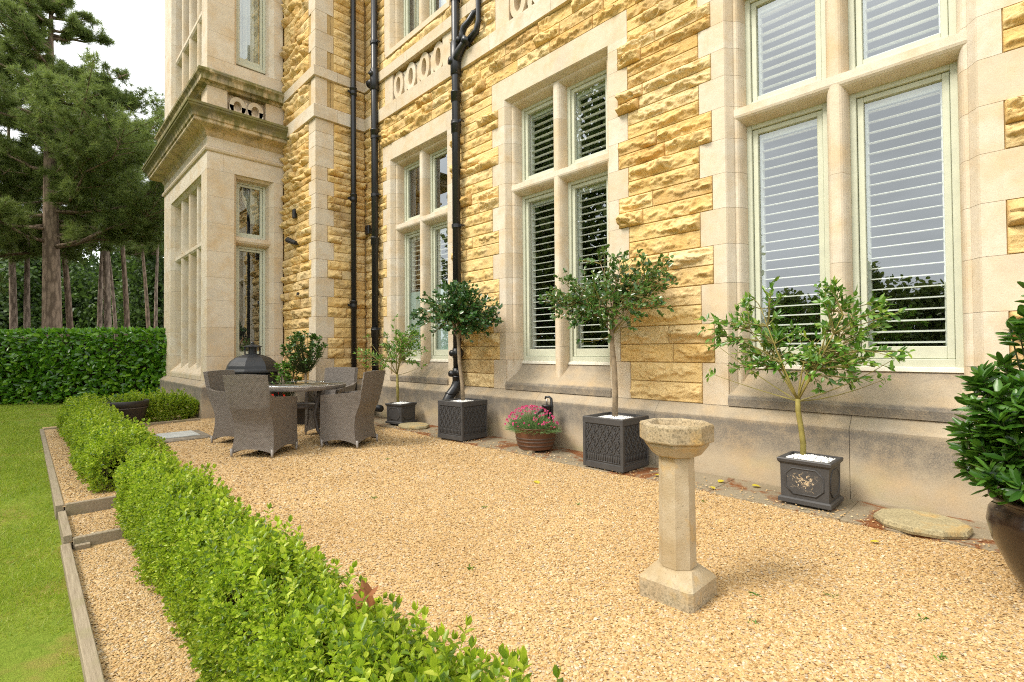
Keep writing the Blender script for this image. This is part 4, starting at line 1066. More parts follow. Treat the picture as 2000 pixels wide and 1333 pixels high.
def small_planter(loc, rz, hx, hy, H, label, chipside):
    root = thing('planter', loc, label, 'planter', 'small lead grey square planters with octagon panels', rz)
    mb = MB(); prof = [(.012, .02), (.012, .05), (.0, .06), (-.008, .062), (-.004, H - .05), (.012, H - .03), (.016, H - .008), (.010, H), (-.012, H), (-.014, H - .04), (-.18, H - .04)]
    vs = []
    for q, z in prof:
        X, Y = max(.001, hx + q), max(.001, hy + q); vs += [(X, -Y, z), (X, Y, z), (-X, Y, z), (-X, -Y, z)]
    mb.add(vs, [(i * 4 + k, i * 4 + (k + 1) % 4, (i + 1) * 4 + (k + 1) % 4, (i + 1) * 4 + k) for i in range(len(prof) - 1) for k in range(4)] + [(3, 2, 1, 0)])
    mb.box(-hx * .8, hx * .8, -hy * .8, hy * .8, 0, .021)
    mb.build('box', LEAD, root, local=True)
    for side in range(4):
        a = side * math.pi / 2; hw = hx if side % 2 == 0 else hy; hd = hy if side % 2 == 0 else hx
        def T(u, d, z):
            x, y = u, -(hd - .008) - d; return (x * math.cos(a) - y * math.sin(a), x * math.sin(a) + y * math.cos(a), z)
        w, z0, z1, c = hw - .045, .095, H - .075, .05; pts = [(-w + c, z0), (w - c, z0), (w, z0 + c), (w, z1 - c), (w - c, z1), (-w + c, z1), (-w, z1 - c), (-w, z0 + c), (-w + c, z0)]
        rel = MB(); rel.tube([T(u, .003, z) for u, z in pts], .0075, 6)
        rel.build('octagon_moulding', LEAD, root, True, local=True)
        pn = MB(); pn.prism(pts[:-1], .0012, .004, lambda u, z, d: T(u, d, z)); pn.build('panel', LEADC if side in chipside else LEAD, root, local=True)
    mulch(root, hx - .02, hy - .02, H - .025, 900, np.random.default_rng(int(abs(loc[0]) * 100)))
    return root
small_planter((-1.235, 4.635, .018), R(-1), .180, .165, .375, 'small lead grey planter with badly flaked cream patch under the rightmost standard tree', (0, 1))
small_planter((-7.50, 4.66, .03), R(14), .175, .175, .36, 'small lead grey planter with tan flaked panel next to the pipe by the table', (3,))
mb = MB(); mb.box(-.2, .15, -.16, .14, 0, .017); o = mb.build('timber_block', WOOD, loc=(-1.235, 4.60, .012)); tag(o, 'flat mossy timber block under the flaked small planter', 'block')

# ================================================================== STANDARD TREES IN THE PLANTERS
TWIGD = m_plain('dark_green_twig', (.045, .055, .018), .8, .2); TWIG = m_plain('green_twig', (.20, .17, .055), .7, .2, 40, .003, var=.35); TRUNKY = m_plain('yellow_green_stem', (.23, .19, .05), .7, .25, 50, .003, var=.3, vs=14); TRUNKG = m_plain('grey_brown_stem', (.26, .20, .13), .85, .2, 60, .003, var=.3, vs=20)
LF_DARK = m_leaf('holly_leaf', [(.016, .055, .014), (.028, .085, .019), (.046, .12, .024), (.085, .18, .034), (.045, .12, .035)], .24, .2, spec=.6)
LF_MID = m_leaf('privet_leaf', [(.045, .13, .016), (.075, .19, .022), (.115, .25, .028), (.18, .33, .04), (.34, .42, .05)], .3, .32, spec=.5)
LF_OLIVE = m_leaf('olive_green_leaf', [(.022, .07, .014), (.045, .115, .020), (.08, .165, .026), (.14, .23, .036), (.055, .14, .035)], .24, .25, spec=.6)
LF_BUSH = m_leaf('bay_leaf', [(.022, .075, .009), (.04, .115, .012), (.065, .165, .016), (.115, .25, .027), (.055, .14, .02)], .3, .25, spec=.5)
def branchy(name, loc, label, fork, C, rad, trunk, nb, ntw, leaf, lw, lper, lmat, tmat, seed, low=.25, flat=1., whorl=.5, cat='tree', grp=None, tips=None, shell=.38, extra=()):
    """a standard tree: bent stem, forked limbs, twigs and individual leaves"""
    r = np.random.default_rng(seed); root = thing(name, loc, label, cat, grp); o = np.array(loc)
    tr = MB(); tr.tube([Vector(p) - Vector(loc) for p, _ in trunk], [q for _, q in trunk], 10); tb = MB()
    P_, D_ = [], []
    forkv = np.array(fork) - o; Cv = np.array(C) - o; rad = np.array(rad)
    def curve(a, b, sag, n=6):
        m = (a + b) / 2 + np.array([0, 0, sag]) + r.normal(0, .03, 3); return [a * (1 - t) ** 2 + 2 * m * t * (1 - t) + b * t ** 2 for t in np.linspace(0, 1, n)]
    for b in range(nb):
        d = rdir(1, r)[0]; d[2] = abs(d[2]) * 1.1 - low
        d /= np.linalg.norm(d); e = Cv + d * rad * r.uniform(shell, .85)
        fk = forkv + (np.array(trunk[-1][0]) - o - forkv) * r.random(); c1 = curve(fk, e, .10 * (1 if d[2] < .3 else -.2)); tr.tube([Vector(p) for p in c1], [.0085 * (1 - .6 * k / 5) for k in range(6)], 6)
        for k in range(ntw):
            s = c1[r.integers(2, 6)]; g = (rdir(1, r)[0] + d * .8) * rad * r.uniform(.25, .6); g[2] += .05
            e2 = s + g
            q = (e2 - Cv) / rad; L = np.linalg.norm(q)
            if L > 1.08: e2 = Cv + q / L * rad * r.uniform(.92, 1.12)
            wy = F - .05 - o[1]
            if e2[1] > wy: e2[1] = wy
            c2 = curve(s, e2, .02, 5); tb.tube([Vector(p) for p in c2], [.0045, .004, .0035, .003, .002], 4, cap=False)
            for _ in range(lper):
                t = 1 - r.random() ** 1.6 * whorl * 1.6; t = max(.15, t); i = min(3, int(t * 4)); fz = t * 4 - i; pp = c2[i] * (1 - fz) + c2[i + 1] * fz
                P_.append(pp + r.normal(0, .006, 3)); dv = rdir(1, r)[0]; tv = (c2[4] - c2[3]); tv /= np.linalg.norm(tv) + 1e-6; D_.append(dv * .85 + tv * .8 + np.array([0, 0, .1]))
    for e_ in extra:
        c2 = curve(forkv, np.array(e_) - o, -.05, 5); tb.tube([Vector(p) for p in c2], [.006, .005, .004, .003, .002], 5)
        for _ in range(9): P_.append(c2[4] + r.normal(0, .02, 3)); D_.append(rdir(1, r)[0] + np.array([0, 0, .2]))
    tr.build('trunk', tmat, root, True, local=True); tb.build('twigs', TWIG, root, local=True)
    P_ = np.array(P_); D_ = np.array(D_); n = len(P_); D_[:, 2] *= flat
    N_ = np.array([[.1, -.45, .7]]) + .6 * rdir(n, r)
    tv, tf = (LEAF_V, LEAF_F) if lmat is LF_MID else (OVAL_V, OVAL_F)
    v, f = scatter(tv, tf, P_, D_, N_, leaf * r.uniform(.55, 1.25, n), lw * r.uniform(.75, 1.15, n), leaf * .55)
    link('foliage', fast_mesh('foliage', v, f), lmat, root)
    return root
G = 'potted standard trees along the house wall'
branchy('potted_tree', (-1.30, 4.68, .40), 'bare forked standard tree with bright pointed leaves in the flaked planter', (-1.33, 4.68, .84), (-1.38, 4.60, 1.34), (.80, .34, .50),
        [((-1.30, 4.68, .33), .024), ((-1.295, 4.68, .48), .022), ((-1.31, 4.68, .62), .021), ((-1.33, 4.68, .76), .021), ((-1.33, 4.68, .86), .018)], 7, 25, .068, .027, 13, LF_MID, TRUNKY, 23, .42, 1., .36, grp=G, extra=[(-.68, 4.7, 1.2), (-.75, 4.7, 1.04), (-2.08, 4.7, 1.05), (-2.05, 4.68, 1.35)])
branchy('potted_tree', (-3.12, 4.62, .55), 'loose twiggy round headed standard tree in front of the middle window', (-3.15, 4.62, 1.45), (-3.22, 4.60, 1.90), (.78, .40, .46),
        [((-3.12, 4.62, .48), .032), ((-3.11, 4.62, .8), .031), ((-3.12, 4.62, 1.1), .029), ((-3.14, 4.61, 1.35), .027), ((-3.15, 4.62, 1.62), .022), ((-3.17, 4.62, 1.8), .012)], 24, 12, .052, .032, 13, LF_OLIVE, TRUNKG, 5, .42, .9, .55, grp=G, extra=[(-2.42, 4.6, 2.18), (-2.5, 4.6, 1.98), (-2.55, 4.6, 1.75), (-3.55, 4.6, 1.38), (-3.1, 4.5, 1.4)])
branchy('potted_tree', (-5.70, 4.58, .55), 'dense dark leaved round headed standard tree in front of the soil pipe', (-5.80, 4.58, 1.42), (-5.86, 4.54, 1.80), (.86, .44, .48),
        [((-5.70, 4.58, .48), .030), ((-5.72, 4.58, .8), .028), ((-5.78, 4.58, 1.1), .027), ((-5.80, 4.58, 1.4), .026), ((-5.83, 4.58, 1.7), .018)], 34, 11, .058, .038, 15, LF_DARK, TRUNKG, 8, .32, .9, .6, grp=G, shell=.35)
branchy('potted_tree', (-7.60, 4.66, .36), 'small sparse standard tree with pale green leaves beside the dining table', (-7.62, 4.66, .86), (-7.80, 4.62, 1.30), (.95, .38, .44),
        [((-7.60, 4.66, .3), .024), ((-7.61, 4.66, .6), .023), ((-7.62, 4.66, .88), .02)], 7, 16, .066, .026, 13, LF_MID, TRUNKY, 12, .15, 1., .35, grp=G, extra=[(-7.7, 4.66, 1.86), (-6.75, 4.62, 1.05), (-8.6, 4.6, 1.55)])

# ------------------------------------------------------------------ shrub in the glazed urn at the right edge
GLAZE = m_plain('brown_glaze', (.020, .010, .005), .28, .5, 14, .004, var=.5, vs=3, coat=.3)
urn = thing('glazed_urn', (.205, 3.68, 0), 'tall tapering brown glazed pot at the right edge', 'plant pot')
mb = MB(); mb.lathe([(.17, 0), (.19, .01), (.27, .16), (.335, .33), (.355, .43), (.345, .50), (.315, .545), (.325, .56), (.345, .57), (.345, .59), (.31, .595), (.295, .57), (.29, .50), (0, .50)], n=48, cap=False); mb.build('pot', GLAZE, urn, True, local=True).scale = (1, 1, .9)
def bush(name, loc, label, n_br, C, rad, leaf, lw, lmat, seed, n_l, cat='shrub', taper=.0, base=None, clus=7, grp=None, droop=0):
    r = np.random.default_rng(seed); root = thing(name, loc, label, cat, grp); o = np.array(loc); tb = MB(); P_, D_, N_ = [], [], []
    Cv = np.array(C) - o; b0 = (np.array(base) - o) if base is not None else np.zeros(3)
    for b in range(n_br):
        d = rdir(1, r)[0]; q = r.uniform(.35, 1.05) ** .6; z = d[2]; k = 1 - taper * (z * .5 + .5)
        e = Cv + d * np.array(rad) * q * np.array([k, k, 1])
        if b < droop: an = r.uniform(0, 2 * math.pi); e = np.array([.035 + .41 * math.cos(an), .41 * math.sin(an), r.uniform(-.02, .62)]) * np.array([r.uniform(.8, 1.1), r.uniform(.8, 1.1), 1])
        m = np.array([0, 0, .12 if b < droop else 0]) + (b0 + e) / 2 + np.array([0, 0, -.05]) + (e - Cv) * .25
        c = [b0 * (1 - t) ** 2 + 2 * m * t * (1 - t) + e * t * t for t in np.linspace(0, 1, 5)]
        tb.tube([Vector(p) for p in c], [.006, .005, .004, .0035, .003], 4, cap=False)
        ax = c[4] - c[3]; ax /= np.linalg.norm(ax); ax = ax + np.array([0, 0, .35]); ax /= np.linalg.norm(ax)
        for j in range(n_l):
            t = (j // clus) * .028; dv = rdir(1, r)[0]; dv -= ax * dv.dot(ax); dv /= np.linalg.norm(dv) + 1e-6
            P_.append(c[4] - ax * (t + r.uniform(0, .015))); D_.append(dv * (1.0 if j >= clus else .75) + ax * (.25 if j >= clus else .7)); N_.append(ax + .55 * rdir(1, r)[0])
    tb.build('twigs', TWIGD, root, local=True)
    P_ = np.array(P_); D_ = np.array(D_); N_ = np.array(N_); ok = ((P_[:, 2] > .06) | (np.hypot(P_[:, 0] - .035, P_[:, 1]) > .36)) & (P_[:, 2] > -.13) if name == 'potted_shrub' and loc[2] == .5 else np.ones(len(P_), bool)
    P_, D_, N_ = P_[ok], D_[ok], N_[ok]; n = len(P_)
    v, f = scatter(OVAL_V, OVAL_F, P_, np.array(D_), np.array(N_), leaf * r.uniform(.6, 1.2, n), lw * r.uniform(.8, 1.15, n), leaf * .7)
    link('foliage', fast_mesh('foliage', v, f), lmat, root); return root
bush('potted_shrub', (.17, 3.68, .5), 'large glossy dark green shrub growing in the brown glazed pot', 460, (.19, 3.66, 1.0), (.56, .50, .76), .086, .031, LF_BUSH, 31, 18, taper=.6, base=(.17, 3.68, .5), droop=150)
b2 = bush('potted_shrub', (-9.0, 3.62, .35), 'small round topped bay shrub by the wing corner behind the dining chairs', 125, (-9.0, 3.62, 1.33), (.44, .38, .36), .065, .03, LF_OLIVE, 32, 14, base=(-9.0, 3.62, .9))
mb = MB(); mb.tube([(0, 0, -.05), (.01, 0, .35), (0, .01, .75)], .022, 8); mb.build('trunk', TRUNKG, b2, True, local=True)
bush('potted_shrub', (-9.35, 3.42, .3), 'low loose yellowish green shrub beside the leaning broom handle', 70, (-9.35, 3.42, .82), (.27, .26, .30), .06, .028, LF_MID, 33, 16, base=(-9.35, 3.42, .35))
POTB = m_plain('dark_plastic', (.030, .026, .024), .5, .4, var=.2); TERRA = m_plain('terracotta', (.30, .11, .045), .8, .2, 30, .003)
for x, y, r_, h_, l in ((-9.0, 3.62, .21, .36, 'dark pot holding the round topped bay shrub'), (-9.35, 3.42, .17, .30, 'dark pot holding the low loose shrub')):
    o = thing('plant_pot', (x, y, 0), l, 'plant pot', 'dark pots behind the dining table'); mb = MB()
    mb.lathe([(r_ * .75, 0), (r_ * .97, h_ - .04), (r_ * 1.04, h_ - .04), (r_ * 1.05, h_), (r_ * .95, h_), (r_ * .93, h_ - .05), (0, h_ - .05)], n=28, cap=False); mb.build('tub', POTB, o, True, local=True)

# ------------------------------------------------------------------ black tub behind the hedge
tub = thing('plant_tub', (-11.16, 1.28, 0), 'wide empty black plastic tub behind the box hedge', 'plant pot')
mb = MB(); mb.lathe([(.27, 0), (.285, .02), (.345, .33), (.35, .335), (.365, .34), (.37, .43), (.362, .44), (.345, .435), (.335, .33), (.30, .22), (0, .22)], n=40, cap=False); mb.build('tub', POTB, tub, True, local=True)
mb = MB(); mb.lathe([(.349, .305), (.356, .31), (.352, .325)], n=40, cap=False); mb.build('rim_band', m_plain('scuffed_plastic', (.10, .085, .075), .6, .3), tub, True, local=True)

# ------------------------------------------------------------------ half barrel with pinks and the hand pump
BAR = m_plain('brown_barrel', (.12, .052, .025), .6, .35, 25, .003, var=.35, vs=7); HOOP = m_plain('barrel_hoop', (.085, .052, .035), .5, .4, var=.2)
bx_, by_ = -4.34, 4.66
bar = thing('half_barrel', (bx_, by_, .02), 'brown half barrel pot full of pink flowers', 'plant pot')
mb = MB(); mb.lathe([(.215, .03), (.232, .08), (.25, .16), (.268, .25), (.275, .285), (.28, .29), (.28, .30), (.262, .30), (.255, .25), (0, .24)], n=40, cap=False); mb.build('tub', BAR, bar, True, local=True)
for z, r_ in ((.065, .230), (.115, .243), (.155, .252)):
    mb = MB(); mb.lathe([(r_ - .004, z), (r_ + .003, z + .004), (r_ + .005, z + .02), (r_ - .002, z + .024)], n=40, cap=False); mb.build('hoop', HOOP, bar, True, local=True)
mb = MB(); mb.box(-.12, .12, -.2, -.14, 0, .03); mb.box(-.12, .12, .1, .16, 0, .03); mb.build('feet', WOOD, bar, local=True)
PINK = m_leaf('pink_petal', [(.42, .025, .11), (.55, .05, .17), (.62, .12, .28), (.48, .04, .09), (.68, .26, .40)], .6, .3); BLUEG = m_leaf('grassy_leaf', [(.10, .20, .06), (.15, .27, .09), (.22, .34, .12), (.28, .36, .2)], .5, .3)
PEYE = m_plain('flower_eye', (.35, .01, .05), .7, .2)
pk = thing('pinks_plant', (bx_, by_, .28), 'mound of pink flowered garden pinks with grassy leaves in the half barrel', 'flowers')
r = np.random.default_rng(3)
def mound(n, k=1.):
    a = r.uniform(0, 2 * math.pi, n); q = np.sqrt(r.random(n)); x = .37 * q * np.cos(a); y = .27 * q * np.sin(a)
    return np.stack([x - .04, y - .03, k * (.20 * (1 - q ** 2.2) + .02 - .09 * np.clip(q - .8, 0, 1) * 5 * .4)], 1)
p = mound(3400); base = p * np.array([.75, .75, .25]); d = p - base + .5 * rdir(len(p), r) * np.linalg.norm(p - base, axis=1, keepdims=True); d[:, 2] = abs(d[:, 2]) * .8 - .01
v, f = scatter(np.array([(-.5, 0, 0), (.5, 0, 0), (.35, .6, .06), (-.35, .6, .06), (0, 1, -.02)], float), [np.array([(0, 1, 2, 3)]), np.array([(3, 2, 4)])], base + np.array([0, 0, .0]), d + 1e-4, rdir(len(p), r), r.uniform(.07, .17, len(p)), .006, .1)
link('foliage', fast_mesh('foliage', v, f), BLUEG, pk)
p = mound(165) + np.array([0, 0, .075]); p[:, :2] *= 1.06; N = rdir(165, r) * .55 + np.array([.25, -.55, .75]); N /= np.linalg.norm(N, axis=1, keepdims=True)
pet = []; 
for k in range(6):
    a = k * math.pi / 3; t1 = np.cross(N, np.array([.3, .5, .8])); t1 /= np.linalg.norm(t1, axis=1, keepdims=True); t2 = np.cross(N, t1)
    pet.append(scatter(np.array([(-.1, 0, 0), (-.5, .75, .15), (-.2, 1, .1), (.2, 1, .12), (.5, .75, .15), (.1, 0, 0)], float), [np.array([(0, 1, 2, 3), (0, 3, 4, 5)])], p, t1 * math.cos(a) + t2 * math.sin(a) + N * .25, N, .015, .013, .014))
v, f = merge(pet); o = link('flowers', fast_mesh('flowers', v, f), PINK, pk); o['kind'] = 'stuff'
mb = MB()
for q, n_ in zip(p, N): mb.lathe([(.0, .002), (.0065, .004), (0, .008)], q + n_ * .004, 6, cap=False)
o = mb.build('flower_eyes', PEYE, pk, local=True); o['kind'] = 'stuff'
mb = MB()
for q in p: mb.tube([q * np.array([.8, .8, .3]), q * np.array([.95, .95, .7]), q], .0016, 3, cap=False)
o = mb.build('flower_stems', BLUEG, pk, local=True); o['kind'] = 'stuff'
IRON = m_plain('black_iron', (.014, .014, .015), .4, .5, 60, .002)
pump = thing('hand_pump', (-4.27, 4.80, .26), 'small black cast iron hand pump standing behind the pink flowers', 'pump')
mb = MB(); mb.lathe([(.05, 0), (.05, .02), (.032, .04), (.032, .22), (.045, .23), (.052, .25), (.062, .30), (.068, .305), (.068, .32), (.05, .325)], n=20); mb.build('barrel', IRON, pump, True, local=True)
mb = MB(); mb.tube([(0, 0, .26), (-.06, -.07, .24), (-.085, -.10, .20), (-.09, -.105, .17)], [.022, .02, .02, .024], 10); mb.build('spout', IRON, pump, True, local=True)
mb = MB(); mb.tube([(.055, .03, .05), (.058, .03, .30), (.05, .03, .40), (.02, .02, .425), (-.02, 0, .42), (-.03, 0, .395)], [.02, .02, .017, .015, .014, .010], 8); mb.build('handle', IRON, pump, True, local=True)
mb = MB(); mb.tube([(0, 0, .32), (-.005, 0, .40)], .01, 8); mb.build('pump_rod', m_plain('bare_steel', (.3, .29, .27), .35, .5, metal=.8), pump, True, local=True)

# ------------------------------------------------------------------ flat stones and cover on the ground
LIDM = m_lichen('yellow_lichen_stone', (.36, .30, .17), (.45, .38, .22))
def stone_lid(loc, rx, ry, label, rz=0):
    mb = MB(); mb.lathe([(1, 0), (1.03, .02), (1.0, .045), (.96, .052), (.55, .056), (.5, .053), (.15, .055), (0, .055)], n=10, ph=.2, sx=rx, sy=ry, cap=False)
    o = mb.build('stepping_stone', LIDM); o.location = loc; o.rotation_euler[2] = rz; tag(o, label, 'stepping stone', 'round stepping stones by the wall')
stone_lid((-.52, 4.56, .02), .27, .24, 'flat round stepping stone on the paving left of the brown glazed pot'); stone_lid((-7.05, 4.62, .02), .30, .22, 'flat round stepping stone lying beside the small planter near the table')
cov = thing('drain_cover', (-9.0, 1.72, 0), 'grey rectangular stone drain cover set in the gravel by the hedge', 'drain cover')
COVM = m_plain('grey_cover', (.40, .40, .37), .8, .3, 20, .005, var=.15); FRM = m_plain('cover_frame', (.21, .175, .13), .9, .2, 12, .02, var=.5)
mb = MB(); mb.bbox(-.42, .46, -.36, .34, -.03, .022, .01); mb.build('frame', FRM, cov, local=True); mb = MB(); mb.bbox(-.36, .2, -.25, .22, .0, .036, .006); mb.build('slab', COVM, cov, local=True)

# ================================================================== FURNITURE
CUSH = m_plain('charcoal_cushion', (.035, .032, .030), .9, .1); FOOT = m_plain('metal_foot', (.30, .27, .24), .5, .4)
def chair():
    root = empty('garden_chair', (0, 0, 0)); tag(root, None, 'chair', 'rattan armchairs round the garden table')
    W2 = .285
    def hw(z): return .283 - .026 * math.sin(min(1, z / .8) * math.pi) + max(0, z - .6) * .025
    def yb(z): return -.27 + .05 * math.sin(min(1, z / .6) * math.pi) - max(0, z - .42) * .20
    th = .036
    def shell(name, fo, fi, nu=14, nv=20, uvf=None, seams=True):
        mb = MB(); mb.grid(fo, nu, nv, uvf); mb.grid(fi, nu, nv, uvf)
        # rims
        for jj in (0, 1): mb.grid(lambda i, j: tuple(np.array(fo(i, jj)) * (1 - j) + np.array(fi(i, jj)) * j), nu, 1, lambda i, j: (i * .6, jj + j * .036))
        for ii in (0, 1): mb.grid(lambda i, j: tuple(np.array(fo(ii, j)) * (1 - i) + np.array(fi(ii, j)) * i), 1, nv, lambda i, j: (ii + i * .036, j * .9))
        mb.build(name, WEAVE, root, False, local=True)
    def zb(i): return .045 + .055 * (1 - (2 * i - 1) ** 2)
    def bz(i, j): a = zb(i); return a + (1.005 + .012 * (1 - (2 * i - 1) ** 2) - a) * j
    shell('backrest', lambda i, j: ((2 * i - 1) * hw(bz(i, j)), yb(bz(i, j)) - .03 * (1 - (2 * i - 1) ** 2) - .0, bz(i, j)),
          lambda i, j: ((2 * i - 1) * (hw(bz(i, j)) - th), yb(bz(i, j)) - .03 * (1 - (2 * i - 1) ** 2) + th, bz(i, j)), 16, 24, lambda i, j: (i * .57, bz(i, j)))
    for s in (-1, 1):
        def sz(i, j):
            a = .045 + .058 * (1 - (2 * i - 1) ** 2); t = .745 - .05 * i + .035 * max(0, 1 - i * 6); return a + (t - a) * j
        def sy(i, z): f = .275 + .02 * math.sin(z / .72 * math.pi); return yb(z) + .002 + (f - yb(z)) * i
        fo = lambda i, j: (s * (hw(sz(i, j)) + .002), sy(i, sz(i, j)), sz(i, j)); fi = lambda i, j: (s * (hw(sz(i, j)) - .042), sy(i, sz(i, j)), sz(i, j))
        shell('arm_panel', fo, fi, 14, 18, lambda i, j: (i * .56, sz(i, j)))
    def fz(i, j): a = .055 + .05 * (1 - (2 * i - 1) ** 2); return a + (.40 - a) * j
    shell('front_panel', lambda i, j: ((2 * i - 1) * (hw(fz(i, j)) - .045), .285, fz(i, j)), lambda i, j: ((2 * i - 1) * (hw(fz(i, j)) - .045), .255, fz(i, j)), 10, 8, lambda i, j: (i * .5, fz(i, j)))
    mb = MB(); mb.bbox(-.235, .235, -.22, .29, .385, .425, .012); mb.build('seat', WEAVE, root, local=True)
    mb = MB(); mb.bbox(-.225, .225, -.21, .28, .426, .50, .025); mb.build('seat_cushion', CUSH, root, local=True)
    for sx in (-1, 1):
        for yy in (-.262, .262):
            mb = MB(); mb.tube([(sx * .268, yy, 0), (sx * .268, yy, .03), (sx * .268, yy, .10)], [.012, .014, .017], 10); mb.build('leg', FOOT, root, True, local=True)
    return root
ch = chair()
tx, ty = -7.18, 2.80
spots = [((-6.74, 2.20), math.atan2(.79, -.62), 'rattan armchair with its back to the camera, nearest the box hedge'), ((-6.52, 3.24), math.atan2(-.54, -.84), 'rattan armchair on the house side of the table seen from its right'),
         ((-7.96, 2.28), math.atan2(.55, .83), 'rattan armchair half hidden behind the nearest chair on the hedge side'), ((-7.72, 3.50), math.atan2(-.78, .62), 'rattan armchair on the far side of the table facing the camera')]
for i, ((x, y), a, lb) in enumerate(spots):
    o = ch if i == 0 else copy_tree(ch); o.location = (x, y, .004); o.rotation_euler[2] = a - math.pi / 2; o['label'] = lb
tab = thing('garden_table', (tx, ty, 0), 'round glass topped rattan garden table between four armchairs', 'table')
mb = MB(); N_ = 64; pr_ = [(.60, .762), (.622, .765), (.63, .785), (.628, .818), (.615, .826), (.585, .826), (.58, .78), (.2, .775)]
uvv = []; vs = []
for q, z in pr_:
    for k in range(N_ + 1): a = 2 * math.pi * k / N_; vs.append((q * math.cos(a), q * math.sin(a), z)); uvv.append((.63 * a, z + q))
mb.add(vs, [(i * (N_ + 1) + k, i * (N_ + 1) + k + 1, (i + 1) * (N_ + 1) + k + 1, (i + 1) * (N_ + 1) + k) for i in range(len(pr_) - 1) for k in range(N_)], uvv); mb.build('tabletop', WEAVE, tab, local=True)
mb = MB(); mb.lathe([(.60, .828), (.604, .831), (.602, .836), (0, .836)], n=64, cap=False); mb.build('glass_top', GLASS, tab, True, local=True)
for k in range(4):
    a = k * math.pi / 2 + .35; mb = MB(); c_, s_ = math.cos(a), math.sin(a)
    mb.tube([(.40 * c_, .40 * s_, .77), (.30 * c_, .30 * s_, .42), (.36 * c_, .36 * s_, .2), (.52 * c_, .52 * s_, .03)], [.03, .026, .024, .024], 10)
    l_ = mb.build('leg', WEAVE, tab, True, local=True)
    mb = MB(); mb.tube([(.52 * c_, .52 * s_, .035), (.535 * c_, .535 * s_, .0)], .02, 10); mb.build('foot', FOOT, l_, True, local=True)
mb = MB(); mb.lathe([(.24, .5), (.25, .51), (.25, .53), (.24, .54), (.23, .52), (.24, .5)], n=32, cap=False); mb.build('brace_ring', WEAVE, tab, True, local=True)

# ------------------------------------------------------------------ fire pit with domed lid, broom, red flower pot
FIRE = m_plain('black_fire_pit', (.020, .021, .023), .45, .45, 30, .002, var=.25)
fp = thing('fire_pit', (-10.05, 3.06, 0), 'black faceted domed lid fire pit with chimney cap behind the chairs', 'fire pit', rz=R(12))
mb = MB(); mb.lathe([(.50, .90), (.52, .905), (.525, .93), (.47, .95), (.455, .975), (.44, 1.03), (.39, 1.11), (.30, 1.18), (.18, 1.225), (.13, 1.235)], n=8, cap=False); mb.build('lid', FIRE, fp, local=True)
mb = MB(); mb.lathe([(.07, 1.23), (.07, 1.385)], n=12); mb.lathe([(.14, 1.225), (.14, 1.245)], n=8)
for k in range(8): a = k * math.pi / 4; mb.tube([(.135 * math.cos(a), .135 * math.sin(a), 1.24), (.135 * math.cos(a), .135 * math.sin(a), 1.37)], .008, 5)
mb.lathe([(.165, 1.37), (.165, 1.385), (.09, 1.41), (.03, 1.425), (.028, 1.44), (.035, 1.455), (.02, 1.475), (0, 1.48)], n=8, cap=False); mb.build('chimney_cap', FIRE, fp, local=True)
mb = MB(); mb.lathe([(.43, .28), (.45, .30), (.45, .88), (.43, .90)], n=8); mb.build('fire_box', FIRE, fp, local=True)
for k in range(4): a = k * math.pi / 2 + .4; mb = MB(); mb.tube([(.38 * math.cos(a), .38 * math.sin(a), .3), (.43 * math.cos(a), .43 * math.sin(a), 0)], .022, 8); mb.build('leg', FIRE, fp, True, local=True)
br = thing('broom', (-9.5, 3.32, 0), 'wooden handled broom leaning against the bay beside the fire pit', 'broom')
mb = MB(); mb.tube([(0, -.15, .1), (-.55, .43, 1.62)], .016, 10); mb.build('handle', m_plain('broom_wood', (.45, .27, .13), .6, .3), br, True, local=True)
mb = MB(); mb.bbox(-.16, .16, -.19, -.12, .06, .13, .01); mb.build('head', m_plain('broom_bristle', (.12, .06, .03), .9, .1), br, local=True)
rp = thing('plant_pot', (-9.0, 3.10, 0), 'small terracotta pot of red flowers seen under the table', 'plant pot')
mb = MB(); mb.lathe([(.09, 0), (.13, .24), (.14, .24), (.14, .28), (.12, .28), (0, .26)], n=24, cap=False); mb.build('pot', TERRA, rp, True, local=True)
rf = thing('red_flowers', (-9.0, 3.10, .26), 'red flowers growing in the small terracotta pot', 'flowers'); n = 420; p = rdir(n, r) * np.array([.14, .14, .14]) * r.uniform(.3, 1, (n, 1)) + np.array([0, 0, .14])
v, f = scatter(OVAL_V, OVAL_F, p, rdir(n, r), rdir(n, r), .055, .04); link('foliage', fast_mesh('foliage', v, f), LF_MID, rf)
p = rdir(40, r) * np.array([.15, .15, .16]) + np.array([0, 0, .17]); v, f = scatter(OVAL_V, OVAL_F, np.repeat(p, 5, 0), rdir(200, r), rdir(200, r), .045, .045); link('flower_heads', fast_mesh('flower_heads', v, f), m_leaf('red_petal', [(.6, .02, .01), (.75, .05, .02)], .6, .3), rf)

it = []
for x, y in ((-1.0, 2.75), (-.72, 3.0), (-.35, 3.05), (-.25, 2.72), (-2.6, 3.3), (-4.0, 2.2), (-1.9, 4.1), (-.9, 2.45), (-5.3, 3.1), (.05, 2.9), (-2.3, 1.9), (-3.1, 2.7)):
    n = 14; p = np.array([[x, y, .004]]) + r.normal(0, .012, (n, 3)) * np.array([1, 1, .1]); d = rdir(n, r); d[:, 2] = abs(d[:, 2]) * .7
    it.append(scatter(LEAF_V, LEAF_F, p, d, rdir(n, r), r.uniform(.012, .03, n), .008))
v, f = merge(it); tag(link('weeds', fast_mesh('weeds', v, f), LF_MID), 'tiny green weeds sprouting here and there through the gravel', kind='stuff')
